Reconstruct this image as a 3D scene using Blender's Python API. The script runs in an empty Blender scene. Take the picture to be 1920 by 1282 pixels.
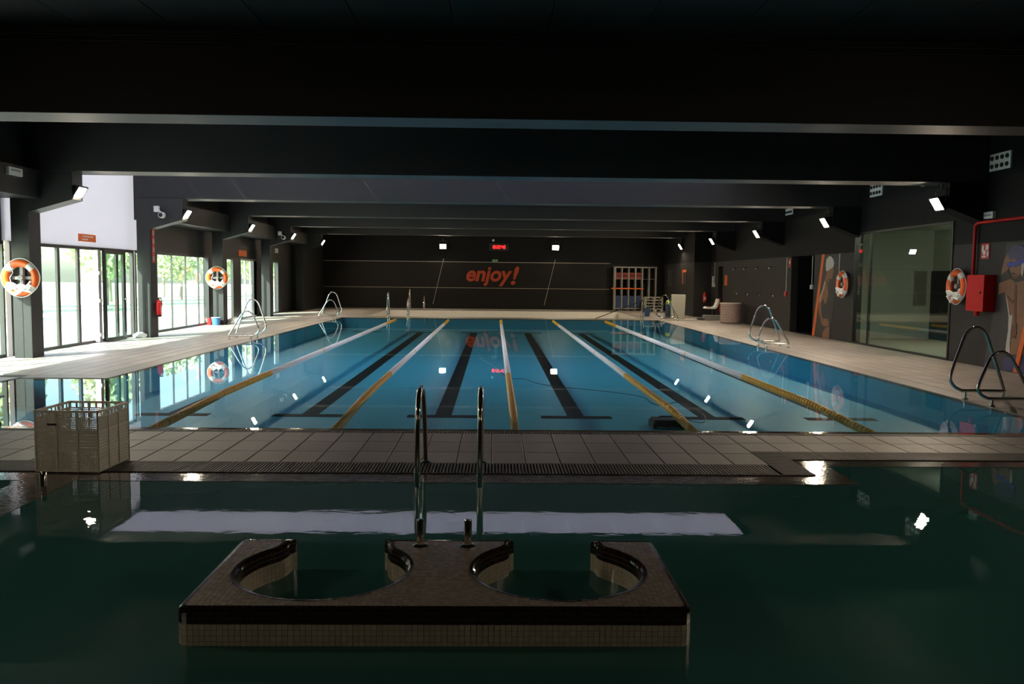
import bpy, bmesh, math, random
from mathutils import Vector, Matrix
random.seed(7)
S = bpy.context.scene
COL = S.collection
PI = math.pi

# ------------------------------------------------------------------ camera
def camera():
    p, y, r, h = 0.0751, 0.0208, 0.0106, 1.63
    f = Vector((math.sin(y)*math.cos(p), math.cos(y)*math.cos(p), -math.sin(p)))
    rt = Vector((math.cos(y), -math.sin(y), 0)); up = rt.cross(f)
    c, s = math.cos(r), math.sin(r)
    x = c*rt + s*up; u = c*up - s*rt; z = -f
    cd = bpy.data.cameras.new('camera'); cd.sensor_width = 36; cd.lens = 30.0
    cd.clip_end = 400; cd.clip_start = 0.05
    o = bpy.data.objects.new('camera', cd); COL.objects.link(o)
    m = Matrix(((x.x, u.x, z.x, 0), (x.y, u.y, z.y, 0), (x.z, u.z, z.z, h), (0, 0, 0, 1)))
    o.matrix_world = m
    S.camera = o
camera()

# ------------------------------------------------------------------ sky, sun, exposure
SUN_DIR = Vector((0.76, 1.0, -1.0)).normalized()
w = bpy.data.worlds.new('world'); S.world = w; w.use_nodes = True
nt = w.node_tree; bg = nt.nodes['Background']
sky = nt.nodes.new('ShaderNodeTexSky'); sky.sky_type = 'NISHITA'; sky.sun_disc = False
sky.sun_elevation = math.radians(38.5); sky.sun_rotation = math.radians(217); sky.air_density = 1.0; sky.dust_density = 2.0
nt.links.new(sky.outputs[0], bg.inputs[0]); bg.inputs[1].default_value = 0.95
sl = bpy.data.lights.new('sun', 'SUN'); sl.energy = 30; sl.angle = 0.009; sl.color = (1, 0.96, 0.9)
so = bpy.data.objects.new('sun', sl); COL.objects.link(so)
so.rotation_euler = SUN_DIR.to_track_quat('-Z', 'Y').to_euler(); so.location = (-30, -30, 40)
vs = S.view_settings; vs.view_transform = 'Standard'; vs.look = 'None'; vs.exposure = 0.0; vs.gamma = 1.0
vs.use_curve_mapping = False

# ------------------------------------------------------------------ materials
def newmat(n):
    m = bpy.data.materials.new(n); m.use_nodes = True
    return m, m.node_tree, m.node_tree.nodes['Principled BSDF']
def mat(n, col, rough=0.6, metal=0.0, noise=0.0, scale=8.0, bump=0.0, bscale=40.0, island=0.0, spec=0.5, coat=0.0):
    m, t, b = newmat(n)
    b.inputs['Base Color'].default_value = (*col, 1); b.inputs['Roughness'].default_value = rough
    b.inputs['Metallic'].default_value = metal; b.inputs['Specular IOR Level'].default_value = spec
    b.inputs['Coat Weight'].default_value = coat
    src = None
    if noise > 0 or island > 0:
        mx = t.nodes.new('ShaderNodeMix'); mx.data_type = 'RGBA'; mx.blend_type = 'MULTIPLY'; mx.inputs[0].default_value = 1
        mx.inputs[6].default_value = (*col, 1)
        rp = t.nodes.new('ShaderNodeMapRange')
        a = max(noise, island)
        rp.inputs[3].default_value = 1 - a; rp.inputs[4].default_value = 1 + a*0.6
        if island > 0:
            g = t.nodes.new('ShaderNodeNewGeometry'); oi = t.nodes.new('ShaderNodeObjectInfo')
            ad = t.nodes.new('ShaderNodeMath'); ad.operation = 'ADD'; fr = t.nodes.new('ShaderNodeMath'); fr.operation = 'FRACT'
            t.links.new(g.outputs['Random Per Island'], ad.inputs[0]); t.links.new(oi.outputs['Random'], ad.inputs[1])
            t.links.new(ad.outputs[0], fr.inputs[0]); t.links.new(fr.outputs[0], rp.inputs[0])
        else:
            tc = t.nodes.new('ShaderNodeTexCoord'); nz = t.nodes.new('ShaderNodeTexNoise'); nz.inputs['Scale'].default_value = scale
            nz.inputs['Detail'].default_value = 5
            t.links.new(tc.outputs['Object'], nz.inputs['Vector']); t.links.new(nz.outputs['Fac'], rp.inputs[0])
        cb = t.nodes.new('ShaderNodeCombineColor')
        for i in range(3): t.links.new(rp.outputs[0], cb.inputs[i])
        t.links.new(cb.outputs[0], mx.inputs[7]); t.links.new(mx.outputs[2], b.inputs['Base Color'])
    if bump > 0:
        tc = t.nodes.new('ShaderNodeTexCoord'); nz = t.nodes.new('ShaderNodeTexNoise'); nz.inputs['Scale'].default_value = bscale
        bp = t.nodes.new('ShaderNodeBump'); bp.inputs['Strength'].default_value = bump; bp.inputs['Distance'].default_value = 0.01
        t.links.new(tc.outputs['Object'], nz.inputs['Vector']); t.links.new(nz.outputs['Fac'], bp.inputs['Height'])
        t.links.new(bp.outputs[0], b.inputs['Normal'])
    return m
def emit(n, col, st):
    m, t, b = newmat(n); b.inputs['Base Color'].default_value = (*col, 1)
    b.inputs['Emission Color'].default_value = (*col, 1); b.inputs['Emission Strength'].default_value = st
    return m
def thin_glass(n, tint, ior=1.5, rough=0.0, bump=0.0, bscale=3.0, murk=0.0, mcol=(0, 0, 0)):
    """thin sheet: fresnel mirror over a clear tinted sheet"""
    m = bpy.data.materials.new(n); m.use_nodes = True; t = m.node_tree
    for nd in list(t.nodes):
        if nd.type == 'BSDF_PRINCIPLED': t.nodes.remove(nd)
    out = t.nodes['Material Output']
    g = t.nodes.new('ShaderNodeNewGeometry'); mr = t.nodes.new('ShaderNodeMapRange')
    mr.inputs[3].default_value = ior; mr.inputs[4].default_value = 1.0/ior
    t.links.new(g.outputs['Backfacing'], mr.inputs[0])
    fr = t.nodes.new('ShaderNodeFresnel'); t.links.new(mr.outputs[0], fr.inputs['IOR'])
    tr = t.nodes.new('ShaderNodeBsdfTransparent'); tr.inputs[0].default_value = (*tint, 1)
    gl = t.nodes.new('ShaderNodeBsdfGlossy'); gl.inputs['Roughness'].default_value = rough
    mx = t.nodes.new('ShaderNodeMixShader')
    if bump > 0:
        tc = t.nodes.new('ShaderNodeTexCoord'); mp = t.nodes.new('ShaderNodeMapping'); mp.inputs['Scale'].default_value = (1, 1.6, 1)
        nz = t.nodes.new('ShaderNodeTexNoise'); nz.inputs['Scale'].default_value = bscale; nz.inputs['Detail'].default_value = 3
        n2 = t.nodes.new('ShaderNodeTexNoise'); n2.inputs['Scale'].default_value = bscale*0.12
        ml = t.nodes.new('ShaderNodeMath'); ml.operation = 'MULTIPLY'
        bp = t.nodes.new('ShaderNodeBump'); bp.inputs['Strength'].default_value = bump; bp.inputs['Distance'].default_value = 0.01
        t.links.new(tc.outputs['Object'], mp.inputs[0]); t.links.new(mp.outputs[0], nz.inputs['Vector']); t.links.new(mp.outputs[0], n2.inputs['Vector'])
        t.links.new(nz.outputs['Fac'], ml.inputs[0]); t.links.new(n2.outputs['Fac'], ml.inputs[1])
        t.links.new(ml.outputs[0], bp.inputs['Height']); t.links.new(bp.outputs[0], gl.inputs['Normal']); t.links.new(bp.outputs[0], fr.inputs['Normal'])
    body = tr
    if murk > 0:                         # suspended turbidity scattering some of the light back
        df = t.nodes.new('ShaderNodeBsdfDiffuse'); df.inputs[0].default_value = (*mcol, 1)
        body = t.nodes.new('ShaderNodeMixShader'); body.inputs[0].default_value = murk
        t.links.new(tr.outputs[0], body.inputs[1]); t.links.new(df.outputs[0], body.inputs[2])
    t.links.new(fr.outputs[0], mx.inputs[0]); t.links.new(body.outputs[0], mx.inputs[1]); t.links.new(gl.outputs[0], mx.inputs[2])
    t.links.new(mx.outputs[0], out.inputs[0])
    return m
def translucent(n, col, dif):
    m = bpy.data.materials.new(n); m.use_nodes = True; t = m.node_tree
    for nd in list(t.nodes):
        if nd.type == 'BSDF_PRINCIPLED': t.nodes.remove(nd)
    a = t.nodes.new('ShaderNodeBsdfTranslucent'); a.inputs[0].default_value = (*col, 1)
    d = t.nodes.new('ShaderNodeBsdfDiffuse'); d.inputs[0].default_value = (*dif, 1)
    ad = t.nodes.new('ShaderNodeAddShader'); t.links.new(a.outputs[0], ad.inputs[0]); t.links.new(d.outputs[0], ad.inputs[1])
    t.links.new(ad.outputs[0], t.nodes['Material Output'].inputs[0])
    return m
def brickmat(n, c1, c2, mortar, sx, sy, axes, rough=0.6, ms=0.004, spec=0.25):
    m, t, b = newmat(n)
    tc = t.nodes.new('ShaderNodeTexCoord'); sp = t.nodes.new('ShaderNodeSeparateXYZ'); cb = t.nodes.new('ShaderNodeCombineXYZ')
    t.links.new(tc.outputs['Object'], sp.inputs[0])
    for i, a in enumerate(axes): t.links.new(sp.outputs['XYZ'.index(a)], cb.inputs[i])
    br = t.nodes.new('ShaderNodeTexBrick'); br.offset = 0.0; br.inputs['Color1'].default_value = (*c1, 1); br.inputs['Color2'].default_value = (*c2, 1)
    br.inputs['Mortar'].default_value = (*mortar, 1); br.inputs['Scale'].default_value = 1.0; br.inputs['Mortar Size'].default_value = ms
    br.inputs['Brick Width'].default_value = sx; br.inputs['Row Height'].default_value = sy
    t.links.new(cb.outputs[0], br.inputs['Vector']); t.links.new(br.outputs['Color'], b.inputs['Base Color'])
    b.inputs['Roughness'].default_value = rough; b.inputs['Specular IOR Level'].default_value = spec
    return m

M = {}
M['paint'] = mat('charcoal_paint', (0.0165, 0.018, 0.0182), 0.5, noise=0.15, scale=3, bump=0.15, bscale=60)
M['beam'] = mat('dark_beam_paint', (0.0145, 0.0150, 0.0165), 0.58, noise=0.12, scale=2)
M['ceil'] = mat('black_ceiling_panel', (0.016, 0.018, 0.016), 0.7, noise=0.15, scale=4)
M['wallhi'] = mat('black_wall_paint', (0.0055, 0.006, 0.0068), 0.65, noise=0.15, scale=3, spec=0.2)
M['clad'] = brickmat('grey_cladding', (0.036, 0.034, 0.0335), (0.033, 0.031, 0.0305), (0.029, 0.0272, 0.0265), 0.30, 0.15, 'YZX', 0.55, 0.003)
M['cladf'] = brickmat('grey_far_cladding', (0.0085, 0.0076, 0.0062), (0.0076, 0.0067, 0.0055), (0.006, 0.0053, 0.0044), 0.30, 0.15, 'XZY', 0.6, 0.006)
M['paver'] = mat('beige_stone_paver', (0.30, 0.265, 0.235), 0.50, island=0.14, bump=0.25, bscale=45)
M['slab'] = mat('dark_grout', (0.045, 0.04, 0.035), 0.8, noise=0.2, scale=10)
M['grate'] = mat('grey_plastic_grate', (0.075, 0.066, 0.056), 0.55, noise=0.1, scale=30)
M['ledge'] = mat('beige_edge_tile', (0.23, 0.205, 0.175), 0.5, noise=0.2, scale=6)
M['wet'] = mat('wet_beige_edge_tile', (0.17, 0.145, 0.115), 0.09, noise=0.2, scale=6, bump=0.10, bscale=30)
M['greyw'] = mat('dull_white_plastic', (0.34, 0.33, 0.28), 0.5, noise=0.08)  # white darkened in the colour for the dim light at the far end
M['dblue'] = mat('dull_blue_plastic', (0.02, 0.05, 0.14), 0.5, noise=0.1)  # blue darkened in the colour for the dim far shelf
M['dred'] = mat('dull_red_foam', (0.22, 0.02, 0.01), 0.6, noise=0.1)  # red darkened in the colour for the dim far shelf
M['pool'] = brickmat('blue_pool_tile', (0.10, 0.60, 0.88), (0.096, 0.585, 0.86), (0.09, 0.55, 0.82), 0.25, 0.125, 'XYZ', 0.4, 0.006)
M['poolw'] = mat('blue_pool_wall_tile', (0.09, 0.56, 0.82), 0.4, noise=0.08, scale=12)
M['npool'] = mat('green_pool_tile', (0.22, 0.42, 0.37), 0.4, island=0.08)
M['ngrout'] = mat('green_pool_grout', (0.12, 0.24, 0.21), 0.7, noise=0.1)
M['line'] = mat('black_lane_tile', (0.004, 0.008, 0.010), 0.6, noise=0.1, scale=20, spec=0.1)
M['water'] = thin_glass('pool_water', (0.86, 0.97, 0.99), 1.33, 0.0, 0.018, 5.0)
M['water2'] = thin_glass('near_pool_water', (0.40, 0.66, 0.60), 1.33, 0.0, 0.045, 6.0, 0.65, (0.085, 0.31, 0.295))
M['glass'] = thin_glass('clear_window_glass', (0.86, 0.95, 0.90), 1.5)
M['glassr'] = thin_glass('green_partition_glass', (0.75, 0.82, 0.74), 1.6)
M['white_tr'] = translucent('white_translucent_panel', (0.235, 0.235, 0.245), (0.30, 0.30, 0.32))
M['sky_tr'] = translucent('opal_skylight_sheet', (0.27, 0.265, 0.295), (0.3, 0.3, 0.32))
M['alu'] = mat('dark_aluminium_frame', (0.055, 0.057, 0.055), 0.35, 0.6, noise=0.1)
M['alul'] = mat('pale_aluminium_frame', (0.45, 0.43, 0.43), 0.4, 0.5, noise=0.08)
M['steel'] = mat('polished_stainless_steel', (0.75, 0.73, 0.70), 0.10, 1.0, noise=0.04, scale=20)
M['white'] = mat('white_plastic', (0.72, 0.72, 0.70), 0.4, noise=0.05)
M['offw'] = mat('offwhite_plastic', (0.78, 0.75, 0.67), 0.45, noise=0.08, scale=12)
M['basin'] = mat('white_basin_tile', (0.72, 0.69, 0.63), 0.5, noise=0.1, scale=3)
M['orange'] = mat('orange_plastic', (0.86, 0.13, 0.015), 0.4, noise=0.06)
M['orangep'] = mat('orange_print', (0.80, 0.15, 0.02), 0.5, noise=0.06)
M['enjoy'] = mat('orange_letter_paint', (0.40, 0.045, 0.006), 0.5, noise=0.05)
M['red'] = mat('red_enamel', (0.46, 0.004, 0.005), 0.5, noise=0.06, spec=0.3)
M['redx'] = mat('red_extinguisher_paint', (0.75, 0.02, 0.02), 0.3, noise=0.05, coat=0.5)
M['black'] = mat('black_rubber', (0.012, 0.012, 0.013), 0.5, noise=0.15)
M['housing'] = mat('black_lamp_housing', (0.03, 0.03, 0.03), 0.45, 0.3, noise=0.1)
M['yellow'] = mat('yellow_float_plastic', (0.80, 0.42, 0.01), 0.4, noise=0.12, scale=30)
M['wfloat'] = mat('white_float_plastic', (0.75, 0.76, 0.82), 0.45, noise=0.06, scale=30)
M['blue'] = mat('blue_plastic', (0.05, 0.16, 0.45), 0.45, noise=0.1)
M['navy'] = mat('navy_plastic', (0.03, 0.06, 0.14), 0.45, noise=0.1)
M['lime'] = mat('lime_ball', (0.45, 0.55, 0.03), 0.5, noise=0.1)
M['skin'] = mat('printed_skin', (0.27, 0.125, 0.07), 0.5, noise=0.35, scale=5)
M['skind'] = mat('printed_skin_shade', (0.15, 0.062, 0.035), 0.5, noise=0.3, scale=5)
M['skinl'] = mat('printed_skin_light', (0.55, 0.38, 0.32), 0.5, noise=0.2, scale=6)
M['postdark'] = mat('printed_charcoal', (0.035, 0.035, 0.037), 0.5, noise=0.15, scale=4)
M['postwhite'] = mat('printed_pale', (0.55, 0.52, 0.50), 0.5, noise=0.2, scale=7)
M['purple'] = mat('printed_violet', (0.05, 0.045, 0.14), 0.45, noise=0.25, scale=6)
M['bluep'] = mat('printed_blue', (0.03, 0.05, 0.42), 0.4, noise=0.2, scale=8)
M['signred'] = mat('sign_red', (0.55, 0.04, 0.03), 0.5, noise=0.05)
M['pink'] = mat('dusty_pink_weave', (0.50, 0.36, 0.34), 0.8, noise=0.3, scale=14)
M['tile'] = mat('beige_mosaic_tile', (0.50, 0.425, 0.35), 0.16, island=0.20)
M['tiled'] = mat('brown_mosaic_tile', (0.035, 0.021, 0.016), 0.13, island=0.35)
M['tilel'] = mat('cream_mosaic_tile', (0.66, 0.59, 0.47), 0.2, island=0.12)
M['grout'] = mat('mosaic_grout', (0.36, 0.315, 0.26), 0.8, noise=0.1)
M['room'] = mat('pale_room_wall', (0.50, 0.51, 0.45), 0.7, noise=0.06, scale=3)
M['roomf'] = mat('pale_room_floor', (0.32, 0.32, 0.26), 0.6, noise=0.1, scale=3)
M['terrace'] = mat('pale_terrace_stone', (0.60, 0.58, 0.55), 0.7, noise=0.12, scale=1.5)
M['grass'] = mat('lawn_green', (0.60, 0.64, 0.46), 0.9, noise=0.4, scale=2)
M['leaf'] = mat('tree_leaf_green', (0.54, 0.62, 0.36), 0.6, island=0.35)
M['bark'] = mat('tree_bark', (0.34, 0.29, 0.24), 0.9, noise=0.4)
M['lamp'] = emit('warm_lamp_glass', (1.0, 0.82, 0.60), 600.0)
M['lampm'] = emit('far_lamp_glass', (1.0, 0.82, 0.60), 220.0)
M['lampd'] = emit('dimmed_lamp_glass', (1.0, 0.82, 0.60), 120.0)  # for the added floodlights out of view
M['led'] = emit('red_led', (1.0, 0.02, 0.02), 4.0)
M['tube'] = emit('room_lamp_glass', (1.0, 0.98, 0.90), 260.0)
M['exit'] = emit('exit_sign_green', (0.05, 0.16, 0.06), 0.25)
M['cable'] = mat('grey_floating_cable', (0.03, 0.06, 0.07), 0.5, noise=0.1)
M['pale'] = mat('pale_strip_paint', (0.38, 0.35, 0.30), 0.5, noise=0.1)
M['cloth'] = mat('white_rope_fibre', (0.85, 0.84, 0.82), 0.85, noise=0.08, scale=40, bump=0.4, bscale=120)
M['sill'] = mat('grey_sill', (0.30, 0.30, 0.29), 0.6, noise=0.1)

# ------------------------------------------------------------------ mesh helper
class MB:
    def __init__(s): s.v = []; s.f = []
    def box(s, a, b):
        (x0, y0, z0), (x1, y1, z1) = a, b; n = len(s.v)
        s.v += [(x0,y0,z0),(x1,y0,z0),(x1,y1,z0),(x0,y1,z0),(x0,y0,z1),(x1,y0,z1),(x1,y1,z1),(x0,y1,z1)]
        s.f += [tuple(n+i for i in q) for q in ((0,3,2,1),(4,5,6,7),(0,1,5,4),(1,2,6,5),(2,3,7,6),(3,0,4,7))]
        return s
    def cbox(s, c, d):
        return s.box(tuple(c[i]-d[i]/2 for i in range(3)), tuple(c[i]+d[i]/2 for i in range(3)))
    def hexa(s, p):                      # 8 corners: bottom ring then top ring
        n = len(s.v); s.v += [tuple(q) for q in p]
        s.f += [tuple(n+i for i in q) for q in ((0,3,2,1),(4,5,6,7),(0,1,5,4),(1,2,6,5),(2,3,7,6),(3,0,4,7))]
        return s
    def prism(s, poly, z0, z1, fn=None):  # ccw polygon extruded along z; fn maps the points
        n = len(s.v); k = len(poly)
        fn = fn or (lambda x, y, z: (x, y, z))
        s.v += [fn(x, y, z0) for x, y in poly] + [fn(x, y, z1) for x, y in poly]
        s.f.append(tuple(n+i for i in reversed(range(k)))); s.f.append(tuple(n+k+i for i in range(k)))
        for i in range(k):
            j = (i+1) % k; s.f.append((n+i, n+j, n+k+j, n+k+i))
        return s
    def tube(s, pts, r, seg=10, closed=False):
        P = [Vector(p) for p in pts]; n = len(s.v); k = len(P)
        T = []
        for i in range(k):
            a = P[i-1] if (i > 0 or closed) else P[i]; b = P[(i+1) % k] if (i < k-1 or closed) else P[i]
            T.append((b-a).normalized())
        ref = Vector((0, 0, 1)) if abs(T[0].z) < 0.9 else Vector((1, 0, 0))
        u = T[0].cross(ref).normalized()
        for i in range(k):
            u = (u - T[i]*u.dot(T[i])).normalized(); v = T[i].cross(u)
            rr = r[i] if isinstance(r, (list, tuple)) else r
            for j in range(seg):
                a = 2*PI*j/seg; s.v.append(tuple(P[i] + u*(rr*math.cos(a)) + v*(rr*math.sin(a))))
        m = k if closed else k-1
        for i in range(m):
            i2 = (i+1) % k
            for j in range(seg):
                j2 = (j+1) % seg; s.f.append((n+i*seg+j, n+i*seg+j2, n+i2*seg+j2, n+i2*seg+j))
        if not closed:
            s.f.append(tuple(n+j for j in reversed(range(seg)))); s.f.append(tuple(n+(k-1)*seg+j for j in range(seg)))
        return s
    def lathe(s, prof, seg=16, c=(0, 0, 0), axis='z'):
        n = len(s.v); k = len(prof)
        for r, z in prof:
            for j in range(seg):
                a = 2*PI*j/seg; p = (r*math.cos(a), r*math.sin(a), z)
                if axis == 'y': p = (p[0], p[2], -p[1])
                if axis == 'x': p = (p[2], p[0], p[1])
                s.v.append((c[0]+p[0], c[1]+p[1], c[2]+p[2]))
        for i in range(k-1):
            for j in range(seg):
                j2 = (j+1) % seg; s.f.append((n+i*seg+j, n+i*seg+j2, n+(i+1)*seg+j2, n+(i+1)*seg+j))
        s.f.append(tuple(n+j for j in reversed(range(seg)))); s.f.append(tuple(n+(k-1)*seg+j for j in range(seg)))
        return s
    def torus(s, R, r, c=(0, 0, 0), axis='y', a0=0, a1=2*PI, seg=40, rs=12):
        full = abs(a1-a0-2*PI) < 1e-6
        N = seg if full else seg+1
        pts = []
        for i in range(N):
            a = a0+(a1-a0)*i/seg
            p = (R*math.cos(a), 0, R*math.sin(a)) if axis == 'y' else (R*math.cos(a), R*math.sin(a), 0)
            pts.append((c[0]+p[0], c[1]+p[1], c[2]+p[2]))
        return s.tube(pts, r, rs, full)
    def mesh(s, name, bevel=0.0, bseg=2, smooth=False):
        me = bpy.data.meshes.new(name); me.from_pydata(s.v, [], s.f)
        bm = bmesh.new(); bm.from_mesh(me); bmesh.ops.recalc_face_normals(bm, faces=bm.faces[:])
        if bevel > 0: bmesh.ops.bevel(bm, geom=bm.edges[:], offset=bevel, segments=bseg, affect='EDGES', profile=0.7, clamp_overlap=True)
        if smooth:
            for f in bm.faces: f.smooth = True
            for e in bm.edges:
                if len(e.link_faces) == 2 and e.calc_face_angle(0) > 0.7: e.smooth = False
        bm.to_mesh(me); bm.free(); me.update(); return me
    def build(s, name, m, parent=None, bevel=0.0, smooth=False, loc=None, rot=None, kind=None, label=None, bseg=2):
        me = s.mesh(name, bevel, bseg, smooth); me.materials.append(M[m]); return link(name, me, parent, loc, rot, kind, label)
def link(name, me, parent=None, loc=None, rot=None, kind=None, label=None):
    o = bpy.data.objects.new(name, me); COL.objects.link(o)
    if parent is not None: o.parent = parent
    if loc is not None: o.location = loc
    if rot is not None: o.rotation_euler = rot
    if kind: o['kind'] = kind
    if label: o['label'] = label
    return o
def tag(o, label, cat, group=None, kind=None):
    o['label'] = label; o['category'] = cat
    if group: o['group'] = group
    if kind: o['kind'] = kind
    return o
def thing(name, label, cat, loc=(0, 0, 0), rz=0.0, group=None, kind=None):
    o = bpy.data.objects.new(name, None); COL.objects.link(o); o.location = loc; o.rotation_euler = (0, 0, rz)
    o.empty_display_size = 0.1
    return tag(o, label, cat, group, kind)
def copy_tree(o, parent=None):
    c = o.copy(); COL.objects.link(c); c.parent = parent
    for ch in [x for x in bpy.data.objects if x.parent == o]: copy_tree(ch, c)
    return c
def text_mesh(name, body, size, m, shear=0.0, offset=0.0, ext=0.002, parent=None, loc=(0,0,0), rot=(PI/2,0,0), align='LEFT'):
    cu = bpy.data.curves.new(name, 'FONT'); cu.body = body; cu.size = size; cu.shear = shear; cu.offset = offset; cu.extrude = ext; cu.align_x = align
    t = bpy.data.objects.new(name+'_tmp', cu); COL.objects.link(t)
    dg = bpy.context.evaluated_depsgraph_get(); dg.update()
    me = bpy.data.meshes.new_from_object(t.evaluated_get(dg)); bpy.data.objects.remove(t); bpy.data.curves.remove(cu)
    me.materials.clear(); me.materials.append(M[m]); me.name = name
    return link(name, me, parent, loc, rot)
def arc(c, r, a0, a1, n):
    return [(c[0]+r*math.cos(a0+(a1-a0)*i/n), c[1]+r*math.sin(a0+(a1-a0)*i/n)) for i in range(n+1)]
def smooth_path(P, n=6):
    """closed or open Catmull-Rom through points"""
    out = []; P = [Vector(p) for p in P]
    for i in range(len(P)-1):
        p0 = P[i-1] if i > 0 else P[0]*2-P[1]; p1 = P[i]; p2 = P[i+1]; p3 = P[i+2] if i+2 < len(P) else P[-1]*2-P[-2]
        for j in range(n):
            t = j/n
            out.append(0.5*((2*p1)+(p2-p0)*t+(2*p0-5*p1+4*p2-p3)*t*t+(3*p1-p0-3*p2+p3)*t**3))
    out.append(P[-1]); return [tuple(p) for p in out]

# ================================================================== LARGE STRUCTURE
XL, XR = -9.4, 9.5                      # side walls
PX0, PX1, PY0, PY1 = -6.05, 6.55, 8.98, 33.98   # lap pool
ZC = 4.55; ZB = 3.55                    # ceiling, beam soffit
BEAM = [-1.2, 4.7, 10.55, 16.45, 22.2, 28.0, 33.8, 39.6]; BW = 0.65
YF = 44.5
NE, NE2 = 7.03, 7.66                    # near pool edge, and edge in the right recess
NX = 2.72                               # where the recess begins

# ---- floor: slab pieces round the pools, with pavers on top
fl = MB(); D0, D1 = -0.6, -0.014
def slab(x0, x1, y0, y1): fl.box((x0, y0, D0), (x1, y1, D1))
slab(XL-0.2, NX, 7.42, PY0-0.13); slab(NX, XR, 8.0, PY0-0.13)
slab(XL-0.2, -6.5, PY0-0.13, 11.4)
slab(XL-0.2, -7.4, 11.4, 13.4)
fl.prism([(-7.4, 11.4), (-6.5, 11.4), (-7.4, 12.2)], D0, D1)
slab(XL-0.2, PX0-0.13, 13.53, PY1+0.13); slab(XL-0.2, -7.4, 13.4, 13.53)
slab(PX1+0.13, XR, PY0-0.13, PY1+0.13)
slab(XL-0.2, XR, PY1+0.13, 34.9)
slab(XL-0.2, -5.4, 34.9, 42.1); slab(6.2, XR, 34.9, 42.1); slab(XL-0.2, XR, 42.1, YF)
slab(XL-0.2, -6.2, -6, 7.42); slab(8.6, XR, -6, 8.0); slab(-6.2, 8.6, -6, 0.6)
floor = fl.build('floor', 'slab', kind='structure')
tag(floor, 'beige stone paved pool deck around the basins', 'floor', kind='structure')

# pavers
PW = 0.312; GAP = 0.010
cache = {}
def paver_mesh(wx, wy):
    k = (round(wx, 3), round(wy, 3))
    if k not in cache:
        b = 0.004; x, y = wx/2-GAP/2, wy/2-GAP/2
        mb = MB(); mb.v = [(-x,-y,-.013),(x,-y,-.013),(x,y,-.013),(-x,y,-.013),(-x,-y,-b),(x,-y,-b),(x,y,-b),(-x,y,-b),
                          (-x+b,-y+b,0),(x-b,-y+b,0),(x-b,y-b,0),(-x+b,y-b,0)]
        mb.f = [(0,1,5,4),(1,2,6,5),(2,3,7,6),(3,0,4,7),(4,5,9,8),(5,6,10,9),(6,7,11,10),(7,4,8,11),(8,9,10,11)]
        me = mb.mesh('paver'); me.materials.append(M['paver']); cache[k] = me
    return cache[k]
pav = []                                # (x, y, wx, wy)
def pave(x0, x1, y0, y1, py):
    nx = max(1, round((x1-x0)/PW)); ny = max(1, round((y1-y0)/py)); wx = (x1-x0)/nx; wy = (y1-y0)/ny
    for i in range(nx):
        for j in range(ny): pav.append((x0+(i+.5)*wx, y0+(j+.5)*wy, wx, wy))
pave(-6.5, NX-0.27, 7.42, 8.85, 0.48); pave(NX-0.27, 8.6, 8.0, 8.85, 0.43)
pave(-9.4, -6.5, 9.0, 11.4, 0.48); pave(-9.4, -7.4, 11.4, 13.4, 0.48)
pave(-9.4, PX0-0.35, 13.75, PY1, 0.48)
pave(PX1+0.35, XR, 8.85, PY1, 0.48)
pave(-9.4, XR, PY1+0.35, 35.0, 0.33); pave(-9.4, -5.3, 35.0, 42.0, 0.48); pave(6.1, XR, 35.0, 42.0, 0.48); pave(-9.4, XR, 42.0, YF, 0.48)
def infr(p):
    x, y = p[0], p[1]
    return y > 0 and abs(x/y - 0.02) < 0.62
vis = sorted([p for p in pav if infr(p)], key=lambda p: (p[1]*p[1]))
first = vis[:300]; fs = set(first)
for (x, y, wx, wy) in first: link('paver', paver_mesh(wx, wy), floor, (x, y, 0))
pm = MB()
for p in pav:
    if p in fs: continue
    x, y, wx, wy = p; me = paver_mesh(wx, wy); n = len(pm.v)
    pm.v += [(q.co.x+x, q.co.y+y, q.co.z) for q in me.vertices]; pm.f += [tuple(n+i for i in f.vertices) for f in me.polygons]
pm.build('paver_field', 'paver', floor, kind='stuff')

# overflow edge strips of the lap pool (flat grey edge stones)
def strip(name, x0, x1, y0, y1, z=0.0, m='ledge'):
    return MB().box((x0, y0, -0.05), (x1, y1, z)).build(name, m, floor, bevel=0.004)
strip('edge_stone', PX0-0.35, PX0, 13.4, PY1, -0.002); strip('edge_stone', PX1, PX1+0.35, PY0, PY1, -0.002)
strip('edge_stone', PX0-0.35, PX1+0.35, PY1, PY1+0.35, -0.002); strip('edge_stone', -7.4, PX0-0.35, 13.4, 13.75, -0.002)

# grates: bars over a dark channel
def grate(name, x0, x1, y0, y1, along='x', pitch=0.028, z=0.0):
    ch = MB().box((x0, y0, -0.10), (x1, y1, -0.05)).build('drain_channel', 'black', floor)
    mb = MB()
    if along == 'x':
        n = int((x1-x0)/pitch)
        for i in range(n):
            x = x0+(i+.5)*pitch; mb.box((x-pitch*.29, y0, z-0.03), (x+pitch*.29, y1, z))
        mb.box((x0, y0, z-0.045), (x1, y0+0.02, z-0.004)); mb.box((x0, y1-0.02, z-0.045), (x1, y1, z-0.004))
    else:
        n = int((y1-y0)/pitch)
        for i in range(n):
            y = y0+(i+.5)*pitch; mb.box((x0, y-pitch*.29, z-0.03), (x1, y+pitch*.29, z))
        mb.box((x0, y0, z-0.045), (x0+0.02, y1, z-0.004)); mb.box((x1-0.02, y0, z-0.045), (x1, y1, z-0.004))
    return mb.build(name, 'grate', floor, kind='stuff')
grate('overflow_grate', -6.2, NX-0.27, 7.03, 7.42)
grate('overflow_grate', NX-0.27, NX, 7.03, 8.0, 'y')
grate('overflow_grate', NX, 8.6, NE2, 8.0)
grate('overflow_grate', -6.5, PX1, 8.85, PY0, pitch=0.03)

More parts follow.
